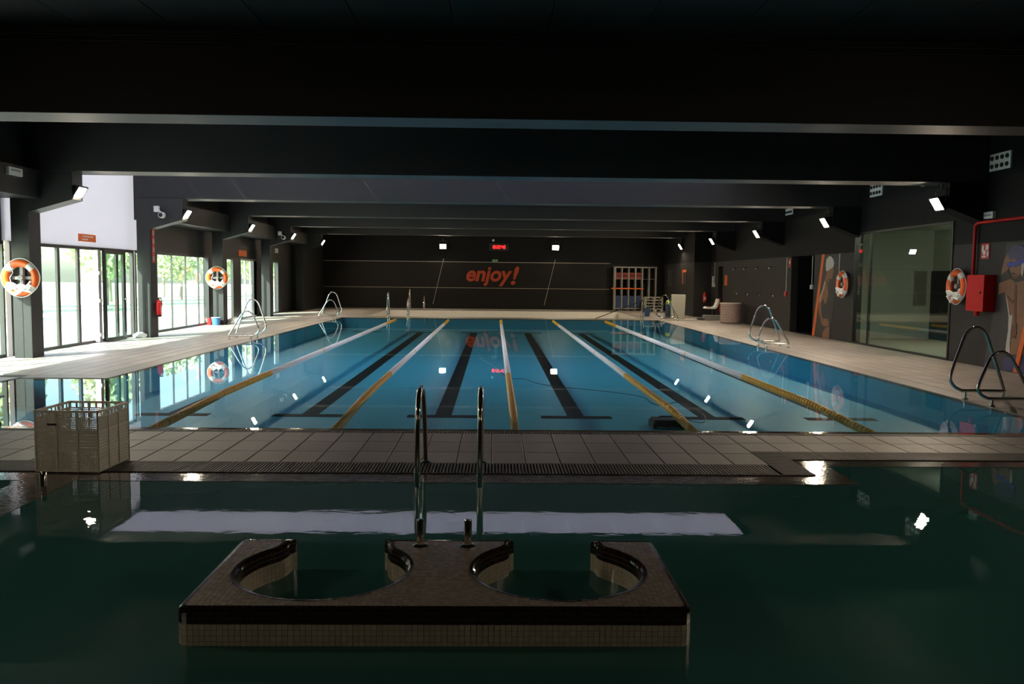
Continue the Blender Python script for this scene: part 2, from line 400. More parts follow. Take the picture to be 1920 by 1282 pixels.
# ---- lap pool basin
ZP = -0.45
b = MB()
b.box((PX0, PY0, ZP-0.15), (PX1, PY1, ZP)); b.box((-7.4, PY0, ZP-0.15), (PX0, 13.4, ZP))
pool = b.build('lap_pool_basin', 'pool', kind='structure'); tag(pool, 'long blue tiled lap pool basin with black lane lines', 'pool', kind='structure')
wl = MB()
wl.box((-6.5, PY0-0.1, ZP-0.1), (PX1, PY0, -0.055)); wl.box((PX1, PY0, ZP-0.1), (PX1+0.13, PY1, -0.05)); wl.box((PX0-0.13, 13.4, ZP-0.1), (PX0, PY1, -0.05))
wl.box((PX0, PY1, ZP-0.1), (PX1, PY1+0.13, -0.05)); wl.box((-7.4, 13.4, ZP-0.1), (PX0, 13.53, -0.05))
wl.box((-6.6, PY0, ZP-0.1), (-6.5, 11.4, -0.01)); wl.box((-7.5, 12.2, ZP-0.1), (-7.4, 13.4, -0.01))
wl.prism([(-6.5, 11.4), (-7.4, 12.2), (-7.48, 12.12), (-6.58, 11.32)], ZP-0.1, -0.01)
wl.build('pool_wall', 'poolw', pool)
MB().box((-6.5, PY0, ZP), (PX1, PY0+0.16, -0.009)).build('submerged_ledge', 'wet', pool)
X0 = 0.24
for k in range(6):
    x = X0+(-5+2*k)
    mb = MB().box((x-0.125, 12.7, ZP-0.01), (x+0.125, 32.0, ZP+0.004)).box((x-0.53, 12.55, ZP-0.01), (x+0.53, 12.78, ZP+0.0045)).box((x-0.53, 31.95, ZP-0.01), (x+0.53, 32.2, ZP+0.0045))
    mb.build('lane_line', 'line', pool)
# water surface
wv = [(-6.5, PY0), (PX1, PY0), (PX1, PY1), (PX0, PY1), (PX0, 13.4), (-7.4, 13.4), (-7.4, 12.2), (-6.5, 11.4)]
mb = MB(); mb.v = [(x, y, -0.012) for x, y in wv]; mb.f = [tuple(range(len(wv)))]
wo = mb.build('lap_pool_water', 'water', kind='stuff'); tag(wo, 'calm clear blue water filling the long lap pool', 'water', kind='stuff')

# ---- near pool
ZN = -0.55
b = MB().box((-6.2, 0.6, ZN-0.12), (8.6, 8.0, ZN-0.006))
npool = b.build('near_pool_basin', 'ngrout', kind='structure'); tag(npool, 'dark green tiled leisure pool basin before the lap pool', 'pool', kind='structure')
nt_ = MB(); tw = 0.30
for i in range(int(14.8/tw)):
    for j in range(int(7.2/tw)):
        x = -6.2+i*tw; y = 0.7+j*tw; g = 0.005
        n = len(nt_.v); nt_.v += [(x+g, y+g, ZN), (x+tw-g, y+g, ZN), (x+tw-g, y+tw-g, ZN), (x+g, y+tw-g, ZN)]; nt_.f.append((n, n+1, n+2, n+3))
nt_.build('floor_tiles', 'npool', npool, kind='stuff')
wl = MB().box((-6.2, 7.03, ZN-0.1), (NX, 7.1, -0.055)).box((NX, NE2, ZN-0.1), (8.6, NE2+0.07, -0.055)).box((NX-0.07, 7.03, ZN-0.1), (NX, 8.0, -0.055))
wl.box((-6.27, 0.6, ZN-0.1), (-6.2, 7.1, -0.02)).box((8.6, 0.6, ZN-0.1), (8.67, 8.0, -0.02)).box((-6.2, 0.53, ZN-0.1), (8.6, 0.6, -0.02))
wl.build('pool_wall', 'npool', npool)
lg = MB().box((-6.2, 6.74, ZN), (NX, 7.03, -0.009)).box((NX, 7.42, ZN), (8.6, NE2, -0.009)).box((NX, 6.74, ZN), (NX+0.25, 7.42, -0.0092))
lg.build('submerged_ledge', 'wet', npool)
MB().box((-3.74, 0.6, ZN), (-3.32, 6.74, -0.0095)).build('submerged_partition', 'wet', npool)
wv = [(-6.2, 0.6), (8.6, 0.6), (8.6, NE2), (NX, NE2), (NX, NE), (-6.2, NE)]
mb = MB(); mb.v = [(x, y, -0.012) for x, y in wv]; mb.f = [tuple(range(len(wv)))]
wo = mb.build('near_pool_water', 'water2', kind='stuff'); tag(wo, 'still dark green water around the mosaic tiled island', 'water', kind='stuff')

# ---- drained white basin
b = MB().box((-5.3, 35.0, -0.75), (6.1, 42.0, -0.65)).box((-5.4, 34.9, -0.7), (-5.3, 42.1, -0.014)).box((6.1, 34.9, -0.7), (6.2, 42.1, -0.014)).box((-5.3, 42.0, -0.7), (6.1, 42.1, -0.014)).box((-5.3, 34.9, -0.7), (6.1, 35.0, -0.014))
o = b.build('drained_basin', 'basin', kind='structure'); tag(o, 'shallow empty white basin before the far wall', 'pool', kind='structure')

# ---- ceiling with panels; opal skylight in the third bay
b = MB()
ends = [-6.0]+[q for q in BEAM]+[YF]
b.box((XL-0.2, -6, ZC+0.04), (XR+0.2, BEAM[3]+BW, ZC+0.2)); b.box((XL-0.2, BEAM[4], ZC+0.04), (XR+0.2, YF+0.2, ZC+0.2))
b.box((6.4, BEAM[3]+BW, ZC+0.04), (XR+0.2, BEAM[4], ZC+0.2))
ceil = b.build('ceiling', 'ceil', kind='structure'); tag(ceil, 'black panelled ceiling between the deep beams', 'ceiling', kind='structure')
starts = [-6.0]+[q+BW for q in BEAM]; stops = BEAM+[YF]
for bi, (y0, y1) in enumerate(zip(starts, stops)):
    n = 17; wdt = (XR-XL)/n
    for i in range(n):
        xa = XL+i*wdt
        if bi == 4 and xa+wdt < 6.6:
            continue
        MB().box((xa+0.006, y0+0.004, ZC), (xa+wdt-0.006, y1-0.004, ZC+0.04)).build('ceiling_panel', 'ceil', ceil)
skyl = thing('skylight', 'long opal white skylight strip between two ceiling beams', 'skylight', (0, 0, 0), kind='structure')
n = 14; wdt = (6.4-XL)/n
for i in range(n):
    MB().box((XL+i*wdt+0.004, BEAM[3]+BW+0.01, ZC), (XL+(i+1)*wdt-0.004, BEAM[4]-0.01, ZC+0.006)).build('skylight_pane', 'sky_tr', skyl)

for i, y in enumerate(BEAM):
    o = MB().box((-9.15 if i == 4 else XL-0.2, y, ZB), (XR+0.2, y+BW, ZC+0.04)).build('ceiling_beam', 'beam', bevel=0.012)
    names = ['deep dark ceiling beam close to the back wall', 'deep dark ceiling beam spanning the hall before the first floodlights', 'deep dark ceiling beam with two conduits along its top',
             'deep dark ceiling beam on the near side of the skylight', 'deep violet grey ceiling beam on the far side of the skylight',
             'deep dark ceiling beam above the column with the small life ring', 'deep dark ceiling beam above the glazed double door', 'deep dark ceiling beam closest to the orange lettered wall']
    tag(o, names[i], 'beam', kind='structure')
for z, dy in ((4.47, 0.03), (4.40, 0.03)):
    o = MB().tube([(XL, 10.55-dy, z), (XR, 10.55-dy, z)], 0.018, 8).build('conduit', 'paint', smooth=True)
    tag(o, '%s of two thin dark conduits running along the top of a beam' % ('upper' if z > 4.45 else 'lower'), 'conduit')

# ---- columns and corbels on the left, corbels on the right
CY = [10.55, 16.45, 22.15, 28.0, 33.8, 39.6]
cl = ['dark column before the first glazed bay', 'dark sunlit column carrying the large life ring', 'dark sunlit column beside the red extinguisher',
      'dark column carrying the small life ring', 'dark column beside the double glass door', 'dark column at the far end of the glazed wall']
for y, l in zip(CY, cl):
    c = MB().box((-9.17, y, -0.05), (-8.83, y+0.42, ZB)).build('column', 'paint', bevel=0.01); tag(c, l, 'column', kind='structure')
    MB().box((-9.005, y-0.006, -0.02), (-8.99, y+0.01, 1.25)).build('cable_duct', 'black', c)
    MB().hexa([(-8.84, y+0.004, 2.775), (-8.0, y+0.004, 3.02), (-8.0, y+0.416, 3.02), (-8.84, y+0.416, 2.775), (-8.84, y+0.004, ZB), (-8.0, y+0.004, ZB), (-8.0, y+0.416, ZB), (-8.84, y+0.416, ZB)]).build('corbel', 'paint', c)
for i, y in enumerate(CY):
    c = MB().hexa([(XR, y, 2.78), (8.75, y, 3.06), (8.75, y+0.45, 3.06), (XR, y+0.45, 2.78), (XR, y, ZB), (8.75, y, ZB), (8.75, y+0.45, ZB), (XR, y+0.45, ZB)]).build('corbel', 'wallhi')
    tag(c, 'black beam corbel on the right wall', 'corbel', 'corbels on the right wall', kind='structure')
# longitudinal edge beams between the columns (not in the skylight bay)
eb = ['dark edge beam over the first glazed bay', None, 'dark edge beam over the bay of large panes', 'dark edge beam over the double glass door bay', 'dark edge beam over the far narrow door']
for i in range(5):
    if eb[i] is None: continue
    o = MB().box((-9.4, CY[i]+0.42, 3.03), (-8.6, CY[i+1], ZB)).box((-9.4, CY[i]+0.42, ZB), (-8.9, CY[i+1], ZC)).build('edge_beam', 'paint'); tag(o, eb[i], 'beam', kind='structure')

# ---- left wall
HD = 2.24
w = MB()
w.box((-9.6, -6, -0.05), (-9.4, 10.55, ZC))                         # solid before the glazing
for a, c in ((10.55, 16.55), (22.85, 28.3), (28.3, 34.1), (34.1, 39.9)): w.box((-9.58, a, HD), (-9.4, c, ZC))
w.box((-9.58, 33.9, -0.05), (-9.4, 35.6, HD)); w.box((-9.58, 37.4, -0.05), (-9.4, 39.9, HD)); w.box((-9.6, 39.9, -0.05), (-8.9, YF, ZC))
w.box((-9.5, 16.55, ZC), (-9.4, 22.45, ZC+0.2))
w.box((-9.58, 28.3, -0.05), (-9.4, 29.3, HD))
wlft = w.build('wall_left', 'paint', kind='structure'); tag(wlft, 'dark painted wall with glazed bays and sunlit columns', 'wall', kind='structure')
o = MB().box((-9.45, 16.55, HD), (-9.43, 22.85, ZC)).build('wall_panel', 'white_tr', kind='structure'); tag(o, 'large plain white translucent panel above the open glass doors', 'panel', kind='structure')

def window(name, label, y0, y1, mulls, z1=HD, panes=None, x=-9.4, fr=0.05, thin=False, m='alu', cat='window'):
    t = thing(name, label, cat, (x, y0, 0), 0, kind='structure')
    L = y1-y0
    mb = MB().box((-0.09, 0, 0), (0.0, L, 0.06)).box((-0.09, 0, z1-0.07), (0.0, L, z1)).box((-0.09, 0, 0.06), (0.0, fr, z1-0.07)).box((-0.09, L-fr, 0.06), (0.0, L, z1-0.07))
    mb.build('window_frame', m, t)
    ys = [0]+[q-y0 for q in mulls]+[L]
    for q in mulls:
        h = 0.006 if thin else fr*0.7
        MB().box((-0.07, q-y0-h, 0.06), (-0.015, q-y0+h, z1-0.07)).build('mullion', m, t)
    for i in range(len(ys)-1):
        if panes is not None and i not in panes: continue
        MB().box((-0.048, ys[i]+0.012, 0.06), (-0.042, ys[i+1]-0.012, z1-0.07)).build('pane', 'glass', t)
    return t
window('window_1', 'tall glazing of the first sunlit bay, partly hidden by the ring column', 10.97, 16.6, [12.4, 13.8, 15.2])
window('window_2', 'glazed folding door front standing open under the white panel', 16.8, 22.5, [17.75, 18.68, 19.58, 20.48, 21.55], panes=[0, 1, 2, 4, 5], fr=0.075)
window('window_3', 'wide window of large frameless panes beside the red extinguisher', 22.6, 28.4, [24.1, 25.2, 26.32, 27.45], thin=True)
window('window_4', 'narrow glazing beside the dark door post', 29.3, 31.0, [30.15])
window('window_5', 'glazed double door with pale frame and pink sill', 31.85, 33.95, [32.55, 33.25], m='alul')
window('window_6', 'narrow far glass door with push bars', 35.6, 37.4, [36.5], fr=0.07)
o = MB().box((-9.5, 31.0, -0.02), (-9.4, 31.85, HD)).build('door_2', 'alu', kind='structure'); tag(o, 'dark solid door leaf between the two far glazings', 'door', kind='structure')
# open sliding leaf inside the folding front
d = thing('door_1', 'open glass door leaf slid in front of the folding front', 'door', (-9.26, 20.45, 0), 0, kind='structure')
mb = MB().box((-0.03, 0, 0.01), (0.03, 1.15, 0.09)).box((-0.03, 0, 2.1), (0.03, 1.15, 2.2)).box((-0.03, 0, 0.09), (0.03, 0.09, 2.1)).box((-0.03, 1.02, 0.09), (0.03, 1.15, 2.1))
mb.build('door_frame', 'alu', d); MB().box((-0.004, 0.09, 0.09), (0.004, 1.02, 2.1)).build('pane', 'glass', d)
MB().tube([(0.03, 1.08, 1.0), (0.07, 1.08, 1.0), (0.07, 1.0, 1.0)], 0.012, 8).build('door_handle', 'steel', d, smooth=True)
for k in range(3):
    o = MB().box((-9.41, 20.24+k*0.06, 0.02), (-9.29, 20.27+k*0.06, 2.18)).build('folded_leaf', 'alul')
    tag(o, 'pale folded door leaf, %s from the open doorway' % ('first', 'second', 'third')[k], 'door leaf', 'folded door leaves'); 
    for z in (0.15, 0.95, 1.6): MB().tube([(-9.28, 20.255+k*0.06, z), (-9.28, 20.255+k*0.06, z+0.08)], 0.014, 8).build('hinge', 'white', o, smooth=True)

# ---- right wall
w = MB()
w.box((XR, -6, 2.9), (XR+0.2, YF, ZC+0.04))
w.box((XR, -6, 2.4), (XR+0.2, 17.6, 2.9)); w.box((XR, 22.45, 2.4), (XR+0.2, YF, 2.9))
w2 = MB().box((8.75, 37.45, 2.4), (XR, YF, ZC)).build('wall_return', 'wallhi', kind='structure'); tag(w2, 'black upper wall return beside the equipment shelf', 'wall', kind='structure')
MB().box((8.75, 37.45, -0.05), (XR, YF, 2.4)).build('grey_cladding', 'clad', w2)
w.box((XR+1.1, 25.2, -0.05), (XR+1.2, 27.4, 2.5)); w.box((XR+0.1, 25.15, -0.05), (XR+1.2, 25.25, 2.5)); w.box((XR+0.1, 27.3, -0.05), (XR+1.2, 27.4, 2.5)); w.box((XR+0.1, 25.25, 2.4), (XR+1.2, 27.4, 2.5)); w.box((XR, 25.25, -0.1), (XR+1.2, 27.4, -0.01))
w.box((XR+0.15, 35.4, -0.05), (XR+0.2, 36.4, 2.4))
wr = w.build('wall_right', 'wallhi', kind='structure'); tag(wr, 'wall with black upper band above grey cladding', 'wall', kind='structure')
c = MB()
for a, e in ((-6, 17.6), (22.45, 25.3), (27.25, 35.5), (36.25, 37.45)): c.box((XR, a, -0.05), (XR+0.22, e, 2.4))
c.box((XR, 35.5, 2.2), (XR+0.14, 36.25, 2.4))
c.build('grey_cladding', 'clad', wr)
# partition window and the room behind it
t = thing('window_7', 'large frameless glass partition between the two wall posters', 'window', (XR, 17.6, 0), 0, kind='structure')
MB().box((-0.02, 0, -0.01), (0.12, 4.85, 0.035)).box((-0.02, 0, 2.86), (0.12, 4.85, 2.9)).box((-0.02, 0, 0.035), (0.12, 0.05, 2.86)).box((-0.02, 4.8, 0.035), (0.12, 4.85, 2.86)).build('window_frame', 'alu', t)
MB().box((0.03, 0.05, 0.035), (0.04, 4.0, 2.86)).build('pane', 'glassr', t); MB().box((0.03, 4.02, 0.035), (0.04, 4.8, 2.86)).build('pane', 'glassr', t)
MB().box((0.02, 3.99, 0.035), (0.09, 4.03, 2.86)).build('mullion', 'alu', t)
rm = MB().box((12.6, 15.5, -0.05), (12.8, 24.5, 3.3)).box((9.65, 24.4, -0.05), (12.6, 24.6, 3.3)).box((9.65, 15.4, -0.05), (12.6, 15.6, 3.3)).box((9.65, 15.5, 3.1), (12.6, 24.5, 3.3)).build('wall_inner_room', 'room', kind='structure')
tag(rm, 'pale wall of the room behind the glass partition', 'wall', kind='structure')
o = MB().box((9.5, 15.5, -0.1), (12.6, 24.5, 0.0)).build('floor_inner_room', 'roomf', kind='structure'); tag(o, 'pale floor of the room behind the glass partition', 'floor', kind='structure')
d = MB().box((12.54, 22.3, 0.0), (12.6, 24.35, 1.95)).build('door_3', 'black', kind='structure'); tag(d, 'black door seen through the glass partition', 'door', kind='structure')
t = thing('framed_board', 'brown framed board on the wall behind the glass partition', 'board', (12.25, 24.38, 1.45))
MB().cbox((0, 0, 0), (0.36, 0.03, 1.0)).build('frame', 'bark', t, bevel=0.005); MB().cbox((0, -0.017, 0), (0.30, 0.004, 0.92)).build('print', 'ledge', t)
t = thing('ceiling_lamp', 'tube ceiling lamp in the room behind the glass partition', 'lamp', (11.2, 20.0, 3.04))  # added lamp, out of view, brightens the inner room
MB().cbox((0, 0, 0.03), (0.16, 1.3, 0.05)).build('lamp_body', 'white', t); MB().tube([(0, -0.6, -0.01), (0, 0.6, -0.01)], 0.03, 10).build('lamp_tube', 'tube', t, smooth=True)

# ---- far wall, back wall
w = MB().box((-9.6, YF+0.06, -0.05), (XR+0.2, YF+0.3, ZC+0.1)); wf = w.build('wall_far', 'wallhi', kind='structure'); tag(wf, 'black far wall above the orange lettering', 'wall', kind='structure')
MB().box((-8.9, YF, -0.05), (8.75, YF+0.06, 2.41)).build('grey_cladding', 'cladf', wf)
o = MB().box((-9.0, YF-0.012, 2.41), (6.0, YF+0.06, 2.435)).build('trim_1', 'pale', kind='structure'); tag(o, 'thin pale trim along the top of the far cladding', 'trim', kind='structure')
o = MB().box((-9.0, YF-0.012, 1.07), (6.0, YF, 1.09)).build('trim_2', 'pale', kind='structure'); tag(o, 'thin pale trim line below the orange lettering', 'trim', kind='structure')
o = MB().box((-9.6, -6.2, -0.1), (XR+0.2, -6, ZC+0.1)).build('wall_back', 'wallhi', kind='structure'); tag(o, 'black wall behind the leisure pool', 'wall', kind='structure')

# ---- outside
o = MB().box((-16, -30, -0.3), (-9.58, 110, -0.06)).build('terrace', 'terrace', kind='structure'); tag(o, 'sunlit pale stone terrace outside the glazing', 'terrace', kind='structure')
o = MB().box((-140, -60, -0.35), (-16, 160, -0.10)).build('lawn', 'grass', kind='structure'); tag(o, 'sunlit lawn beyond the terrace', 'lawn', kind='structure')

# ================================================================== OBJECTS
# ---- mosaic island in the near pool
IX0, IX1, IY0, IY1, IZ = -1.40, 0.90, 3.70, 4.71, 0.16
TP = 0.0262
def cut_path(cx, half):
    """boundary of one keyhole bay, from its left lip at the back round to its right lip"""
    r, cy = 0.42, 4.24
    a = math.asin(min(0.99, (half+0.03)/r))
    L = [(cx-half+0.03, IY1), (cx-half, IY1-0.04), (cx-half-0.004, IY1-0.10)]
    st = PI/2+a; en = PI/2-a+2*PI
    C = arc((cx, cy), r, st, en, 40)
    R = [(cx+half+0.004, IY1-0.10), (cx+half, IY1-0.04), (cx+half-0.03, IY1)]
    return L+C+R
def rnd(cx, cy, r, a0): return arc((cx, cy), r, a0, a0+PI/2, 5)
R0 = 0.05
outline = []                                             # counter-clockwise seen from above
outline += rnd(IX0+R0, IY0+R0, R0, PI) + rnd(IX1-R0, IY0+R0, R0, 1.5*PI) + rnd(IX1-R0, IY1-R0, R0, 0)
outline += list(reversed(cut_path(0.335, 0.24))) + list(reversed(cut_path(-0.85, 0.27)))
outline += rnd(IX0+R0, IY1-R0, R0, PI/2)
def resample(P, step):
    P = [Vector((p[0], p[1], 0)) for p in P]; P.append(P[0]); out = []; acc = 0.0; tot = sum((P[i+1]-P[i]).length for i in range(len(P)-1))
    n = round(tot/step); st = tot/n; tgt = 0.0; k = 0; run = 0.0
    for i in range(n):
        tgt = i*st
        while run+(P[k+1]-P[k]).length < tgt: run += (P[k+1]-P[k]).length; k += 1
        sg = P[k+1]-P[k]; out.append(P[k]+sg*((tgt-run)/max(1e-9, sg.length)))
    return out
ring = resample(outline, TP)
N = len(ring)
nrm = []
for i in range(N):
    t = (ring[(i+1) % N]-ring[i-1]).normalized(); nrm.append(Vector((t.y, -t.x, 0)))
island = thing('mosaic_island', 'tiled island with two keyhole bays and brown mosaic edging in the near pool', 'island', (0, 0, 0))
gb = MB()
band = [(-0.036, IZ-0.0016), (-0.0150, IZ-0.0032), (-0.0045, IZ-0.0112), (-0.0016, IZ-0.022), (-0.0016, -0.55)]
for i in range(N):
    j = (i+1) % N
    for o0, o1 in zip(band[:-1], band[1:]):
        n = len(gb.v)
        gb.v += [tuple(ring[k]+nrm[k]*o[0]+Vector((0, 0, o[1]))) for k, o in ((i, o0), (j, o0), (j, o1), (i, o1))]; gb.f.append((n, n+1, n+2, n+3))
def inside(x, y, P):
    r = False; n = len(P); j = n-1
    for i in range(n):
        xi, yi = P[i]; xj, yj = P[j]
        if (yi > y) != (yj > y) and x < (xj-xi)*(y-yi)/(yj-yi)+xi: r = not r
        j = i
    return r
inner = [(p.x, p.y) for p in [(ring[i]-nrm[i]*0.024) for i in range(N)]]
h_ = TP/2
for i in range(int((IX1-IX0)/h_)):
    for j in range(int((IY1-IY0)/h_)):
        x = IX0+(i+.5)*h_; y = IY0+(j+.5)*h_
        if inside(x, y, inner):
            n = len(gb.v); gb.v += [(x-h_/2, y-h_/2, IZ-.002), (x+h_/2, y-h_/2, IZ-.002), (x+h_/2, y+h_/2, IZ-.002), (x-h_/2, y+h_/2, IZ-.002)]; gb.f.append((n, n+1, n+2, n+3))
gb.build('grouted_core', 'grout', island)
# edge profile rows: (outward offset, z) pairs
RD = 0.02
prof = [(-0.030, IZ), (-0.0145, IZ-0.0015), (-0.0025, IZ-0.010), (0.0, IZ-0.022), (0.0, IZ-0.048), (0.0, IZ-0.074)]
edge = MB(); side = MB(); parts = []
def quad_tile(mb, i, a, b_, g=0.0012):
    j = (i+1) % N
    P = []
    for (k, o) in ((i, a), (j, a), (j, b_), (i, b_)):
        P.append(ring[k]+nrm[k]*o[0]+Vector((0, 0, o[1])))
    c = sum(P, Vector())/4
    Q = []
    for p in P:
        d = c-p; Q.append(p+d.normalized()*g*1.4)
    n_ = (Q[1]-Q[0]).cross(Q[3]-Q[0]).normalized()
    if n_.dot(nrm[i]+Vector((0, 0, 0.6))) < 0: n_ = -n_
    n = len(mb.v)
    mb.v += [tuple(q+n_*0.0012) for q in Q]+[tuple(q-n_*0.003) for q in Q]
    mb.f += [(n, n+1, n+2, n+3), (n, n+1, n+5, n+4), (n+1, n+2, n+6, n+5), (n+2, n+3, n+7, n+6), (n+3, n, n+4, n+7)]
for i in range(N):
    front = nrm[i].y < -0.9 and ring[i].y < IY0+0.02
    for a, b_ in zip(prof[:-1], prof[1:]):
        if front and a[1] < IZ-0.009:
            tb = MB(); quad_tile(tb, i, a, b_); parts.append(tb)
        else: quad_tile(edge, i, a, b_)
    z = IZ-0.074
    for r in range(9): quad_tile(side, i, (0.0, z-r*0.0262), (0.0, z-(r+1)*0.0262))
for tb in parts[:290]: tb.build('edge_tile', 'tiled', island)
for tb in parts[290:]:
    n = len(edge.v); edge.v += tb.v; edge.f += [tuple(n+k for k in f) for f in tb.f]
edge.build('edge_tile_band', 'tiled', island, kind='stuff'); side.build('side_tile_band', 'tilel', island, kind='stuff')
inner = [(p.x, p.y) for p in [(ring[i]-nrm[i]*0.033) for i in range(N)]]
top = MB(); g = 0.0013; hb = TP/2-g
nx = int((IX1-IX0)/TP); ny = int((IY1-IY0)/TP)
for i in range(nx):
    for j in range(ny):
        x = IX0+(i+.5)*TP; y = IY0+(j+.5)*TP
        if not all(inside(x+a*hb*.9, y+b_*hb*.9, inner) for a in (-1, 1) for b_ in (-1, 1)):
            if not inside(x, y, inner): continue
        zt = IZ+random.uniform(-0.0004, 0.0006); n = len(top.v); tl = random.uniform(-0.0004, 0.0004)
        top.v += [(x-hb, y-hb, zt+tl), (x+hb, y-hb, zt-tl), (x+hb, y+hb, zt), (x-hb, y+hb, zt), (x-hb, y-hb, zt-.004), (x+hb, y-hb, zt-.004), (x+hb, y+hb, zt-.004), (x-hb, y+hb, zt-.004)]
        top.f += [(n, n+1, n+2, n+3), (n, n+1, n+5, n+4), (n+1, n+2, n+6, n+5), (n+2, n+3, n+7, n+6), (n+3, n, n+4, n+7)]
top.build('top_tile_field', 'tile', island, kind='stuff')
for x, nm in ((-0.395, 'steel pipe stub on the mosaic island, beside the wider keyhole bay'), (-0.135, 'steel pipe stub on the mosaic island, beside the narrower keyhole bay')):
    t = thing('pipe_stub', nm, 'pipe', (x, 4.585, IZ))
    MB().lathe([(0.0215, 0), (0.0215, 0.145), (0.019, 0.150), (0.004, 0.151)], 20).build('pipe', 'steel', t, smooth=True)
    MB().lathe([(0.045, 0), (0.045, 0.004), (0.03, 0.012), (0.022, 0.013)], 20).build('flange', 'steel', t, smooth=True)
t = thing('pipe_stub', 'steel pipe stub rising from the water before the white crate', 'pipe', (-3.47, 6.56, -0.06))
MB().lathe([(0.024, 0), (0.024, 0.16), (0.02, 0.165), (0.004, 0.166)], 18).build('pipe', 'steel', t, smooth=True)
MB().lathe([(0.05, 0), (0.05, 0.006), (0.026, 0.014)], 18).build('flange', 'steel', t, smooth=True)

# ---- ladder between the pools
t = thing('pool_ladder', 'polished steel pool ladder climbing out of the green water', 'ladder', (-0.35, 7.0, 0))
for sx in (-0.245, 0.245):
    y = [-0.39, -0.385, -0.37, -0.33, -0.25, -0.10, 0.05, 0.20, 0.33, 0.40, 0.435, 0.445]
    P = [(sx, -0.40, -0.50), (sx, -0.40, -0.05), (sx, -0.385, 0.25), (sx, -0.34, 0.55), (sx, -0.26, 0.685), (sx, -0.12, 0.725), (sx, 0.06, 0.70), (sx, 0.19, 0.60), (sx, 0.29, 0.42), (sx, 0.40, 0.12), (sx, 0.44, 0.0)]
    rl = MB().tube(smooth_path(P, 6), 0.0215, 14).build('rail', 'steel', t, smooth=True)
    MB().lathe([(0.05, 0), (0.05, 0.006), (0.03, 0.016), (0.0225, 0.018)], 18, (sx, 0.44, 0)).build('flange', 'steel', rl, smooth=True)
    MB().lathe([(0.0245, 0.07), (0.0245, 0.10)], 16, (sx, -0.397, 0)).build('joint_collar', 'steel', rl, smooth=True)
for z in (-0.05, -0.26, -0.46):
    MB().box((-0.245, -0.44, z-0.012), (0.245, -0.36, z+0.012)).build('step', 'steel', t, bevel=0.004)

# ---- grab rails round the lap pool
def rail_mesh(tall):
    if tall: P = [(-0.06, .12), (-0.17, .19), (-0.22, .33), (-0.10, .74), (-0.02, .93), (0.12, 1.01), (0.24, .93), (0.32, .75), (0.45, .40), (0.54, .14), (0.545, .12)]
    else: P = [(-0.06, .10), (-0.15, .15), (-0.20, .25), (-0.12, .48), (-0.04, .65), (0.08, .72), (0.19, .68), (0.30, .53), (0.42, .32), (0.54, .13), (0.545, .10)]
    z = P[0][1]
    path = smooth_path([(x, 0, y) for x, y in P], 6)
    mb = MB().tube(path, 0.0215, 12)
    mb.tube([(-0.06, 0, z), (0.55, 0, z)], 0.0215, 12)
    return mb.mesh('rail_loop', smooth=True)
foot_me = MB().tube([(0, 0, -0.01), (0, 0, 0.11)], 0.019, 12).mesh('foot', smooth=True)
flg_me = MB().lathe([(0.045, 0), (0.045, 0.006), (0.025, 0.016)], 16).mesh('flange', smooth=True)
RM = {True: rail_mesh(True), False: rail_mesh(False)}
for m_ in (foot_me, flg_me, RM[True], RM[False]): m_.materials.append(M['steel'])
def grab_rail(x, y, rz, tall, label, z=0.0):
    t = thing('grab_rail', label, 'rail', (x, y, z), rz, 'steel grab rails round the pools')
    link('rail_loop', RM[tall], t)
    for fx in (0.0, 0.54):
        f = link('foot', foot_me, t, (fx, 0, 0)); link('flange', flg_me, f)
TS = ('tall', 'low')
for (x, y, rz, where, dy) in ((PX1+0.06, 11.75, 0, 'by the swimmer poster with violet cap', 0.65), (PX1+0.06, 21.2, 0, 'before the shower wall', 0.65),
                          (PX1+0.16, 34.2, 0, 'before the white upright panel', 0.6), (PX0-0.12, 22.3, PI, 'beside the bay of large panes', 0.6), (PX0-0.12, 33.3, PI, 'at the far sunlit corner', 0.6),):
    for k in range(2): grab_rail(x, y-k*dy, rz, k == 0, '%s closed steel grab rail %s' % (TS[k], where))
grab_rail(-6.52, 10.9, PI, True, 'tall closed steel grab rail beside the pool recess near the white crate')
grab_rail(-4.25, PY1+0.1, PI/2, True, 'tall steel grab rail at the end of the first lane'); grab_rail(-3.47, PY1+0.1, PI/2, False, 'low steel grab rail at the end of the second lane')
grab_rail(-4.2, 42.2, PI/2, True, 'tall steel grab rail on the far rim of the white basin'); grab_rail(-3.49, 42.2, PI/2, False, 'low steel grab rail on the far rim of the white basin')
grab_rail(5.96, PY1+0.14, PI/2, False, 'low steel grab rail with a dark pole leaning on it')
o = MB().tube([(4.04, 34.22, 0.02), (5.0, 34.22, 0.40), (5.99, 34.22, 0.785)], 0.016, 8).build('cleaning_pole', 'black', smooth=True); tag(o, 'dark cleaning pole leaning against a low steel rail', 'pole')

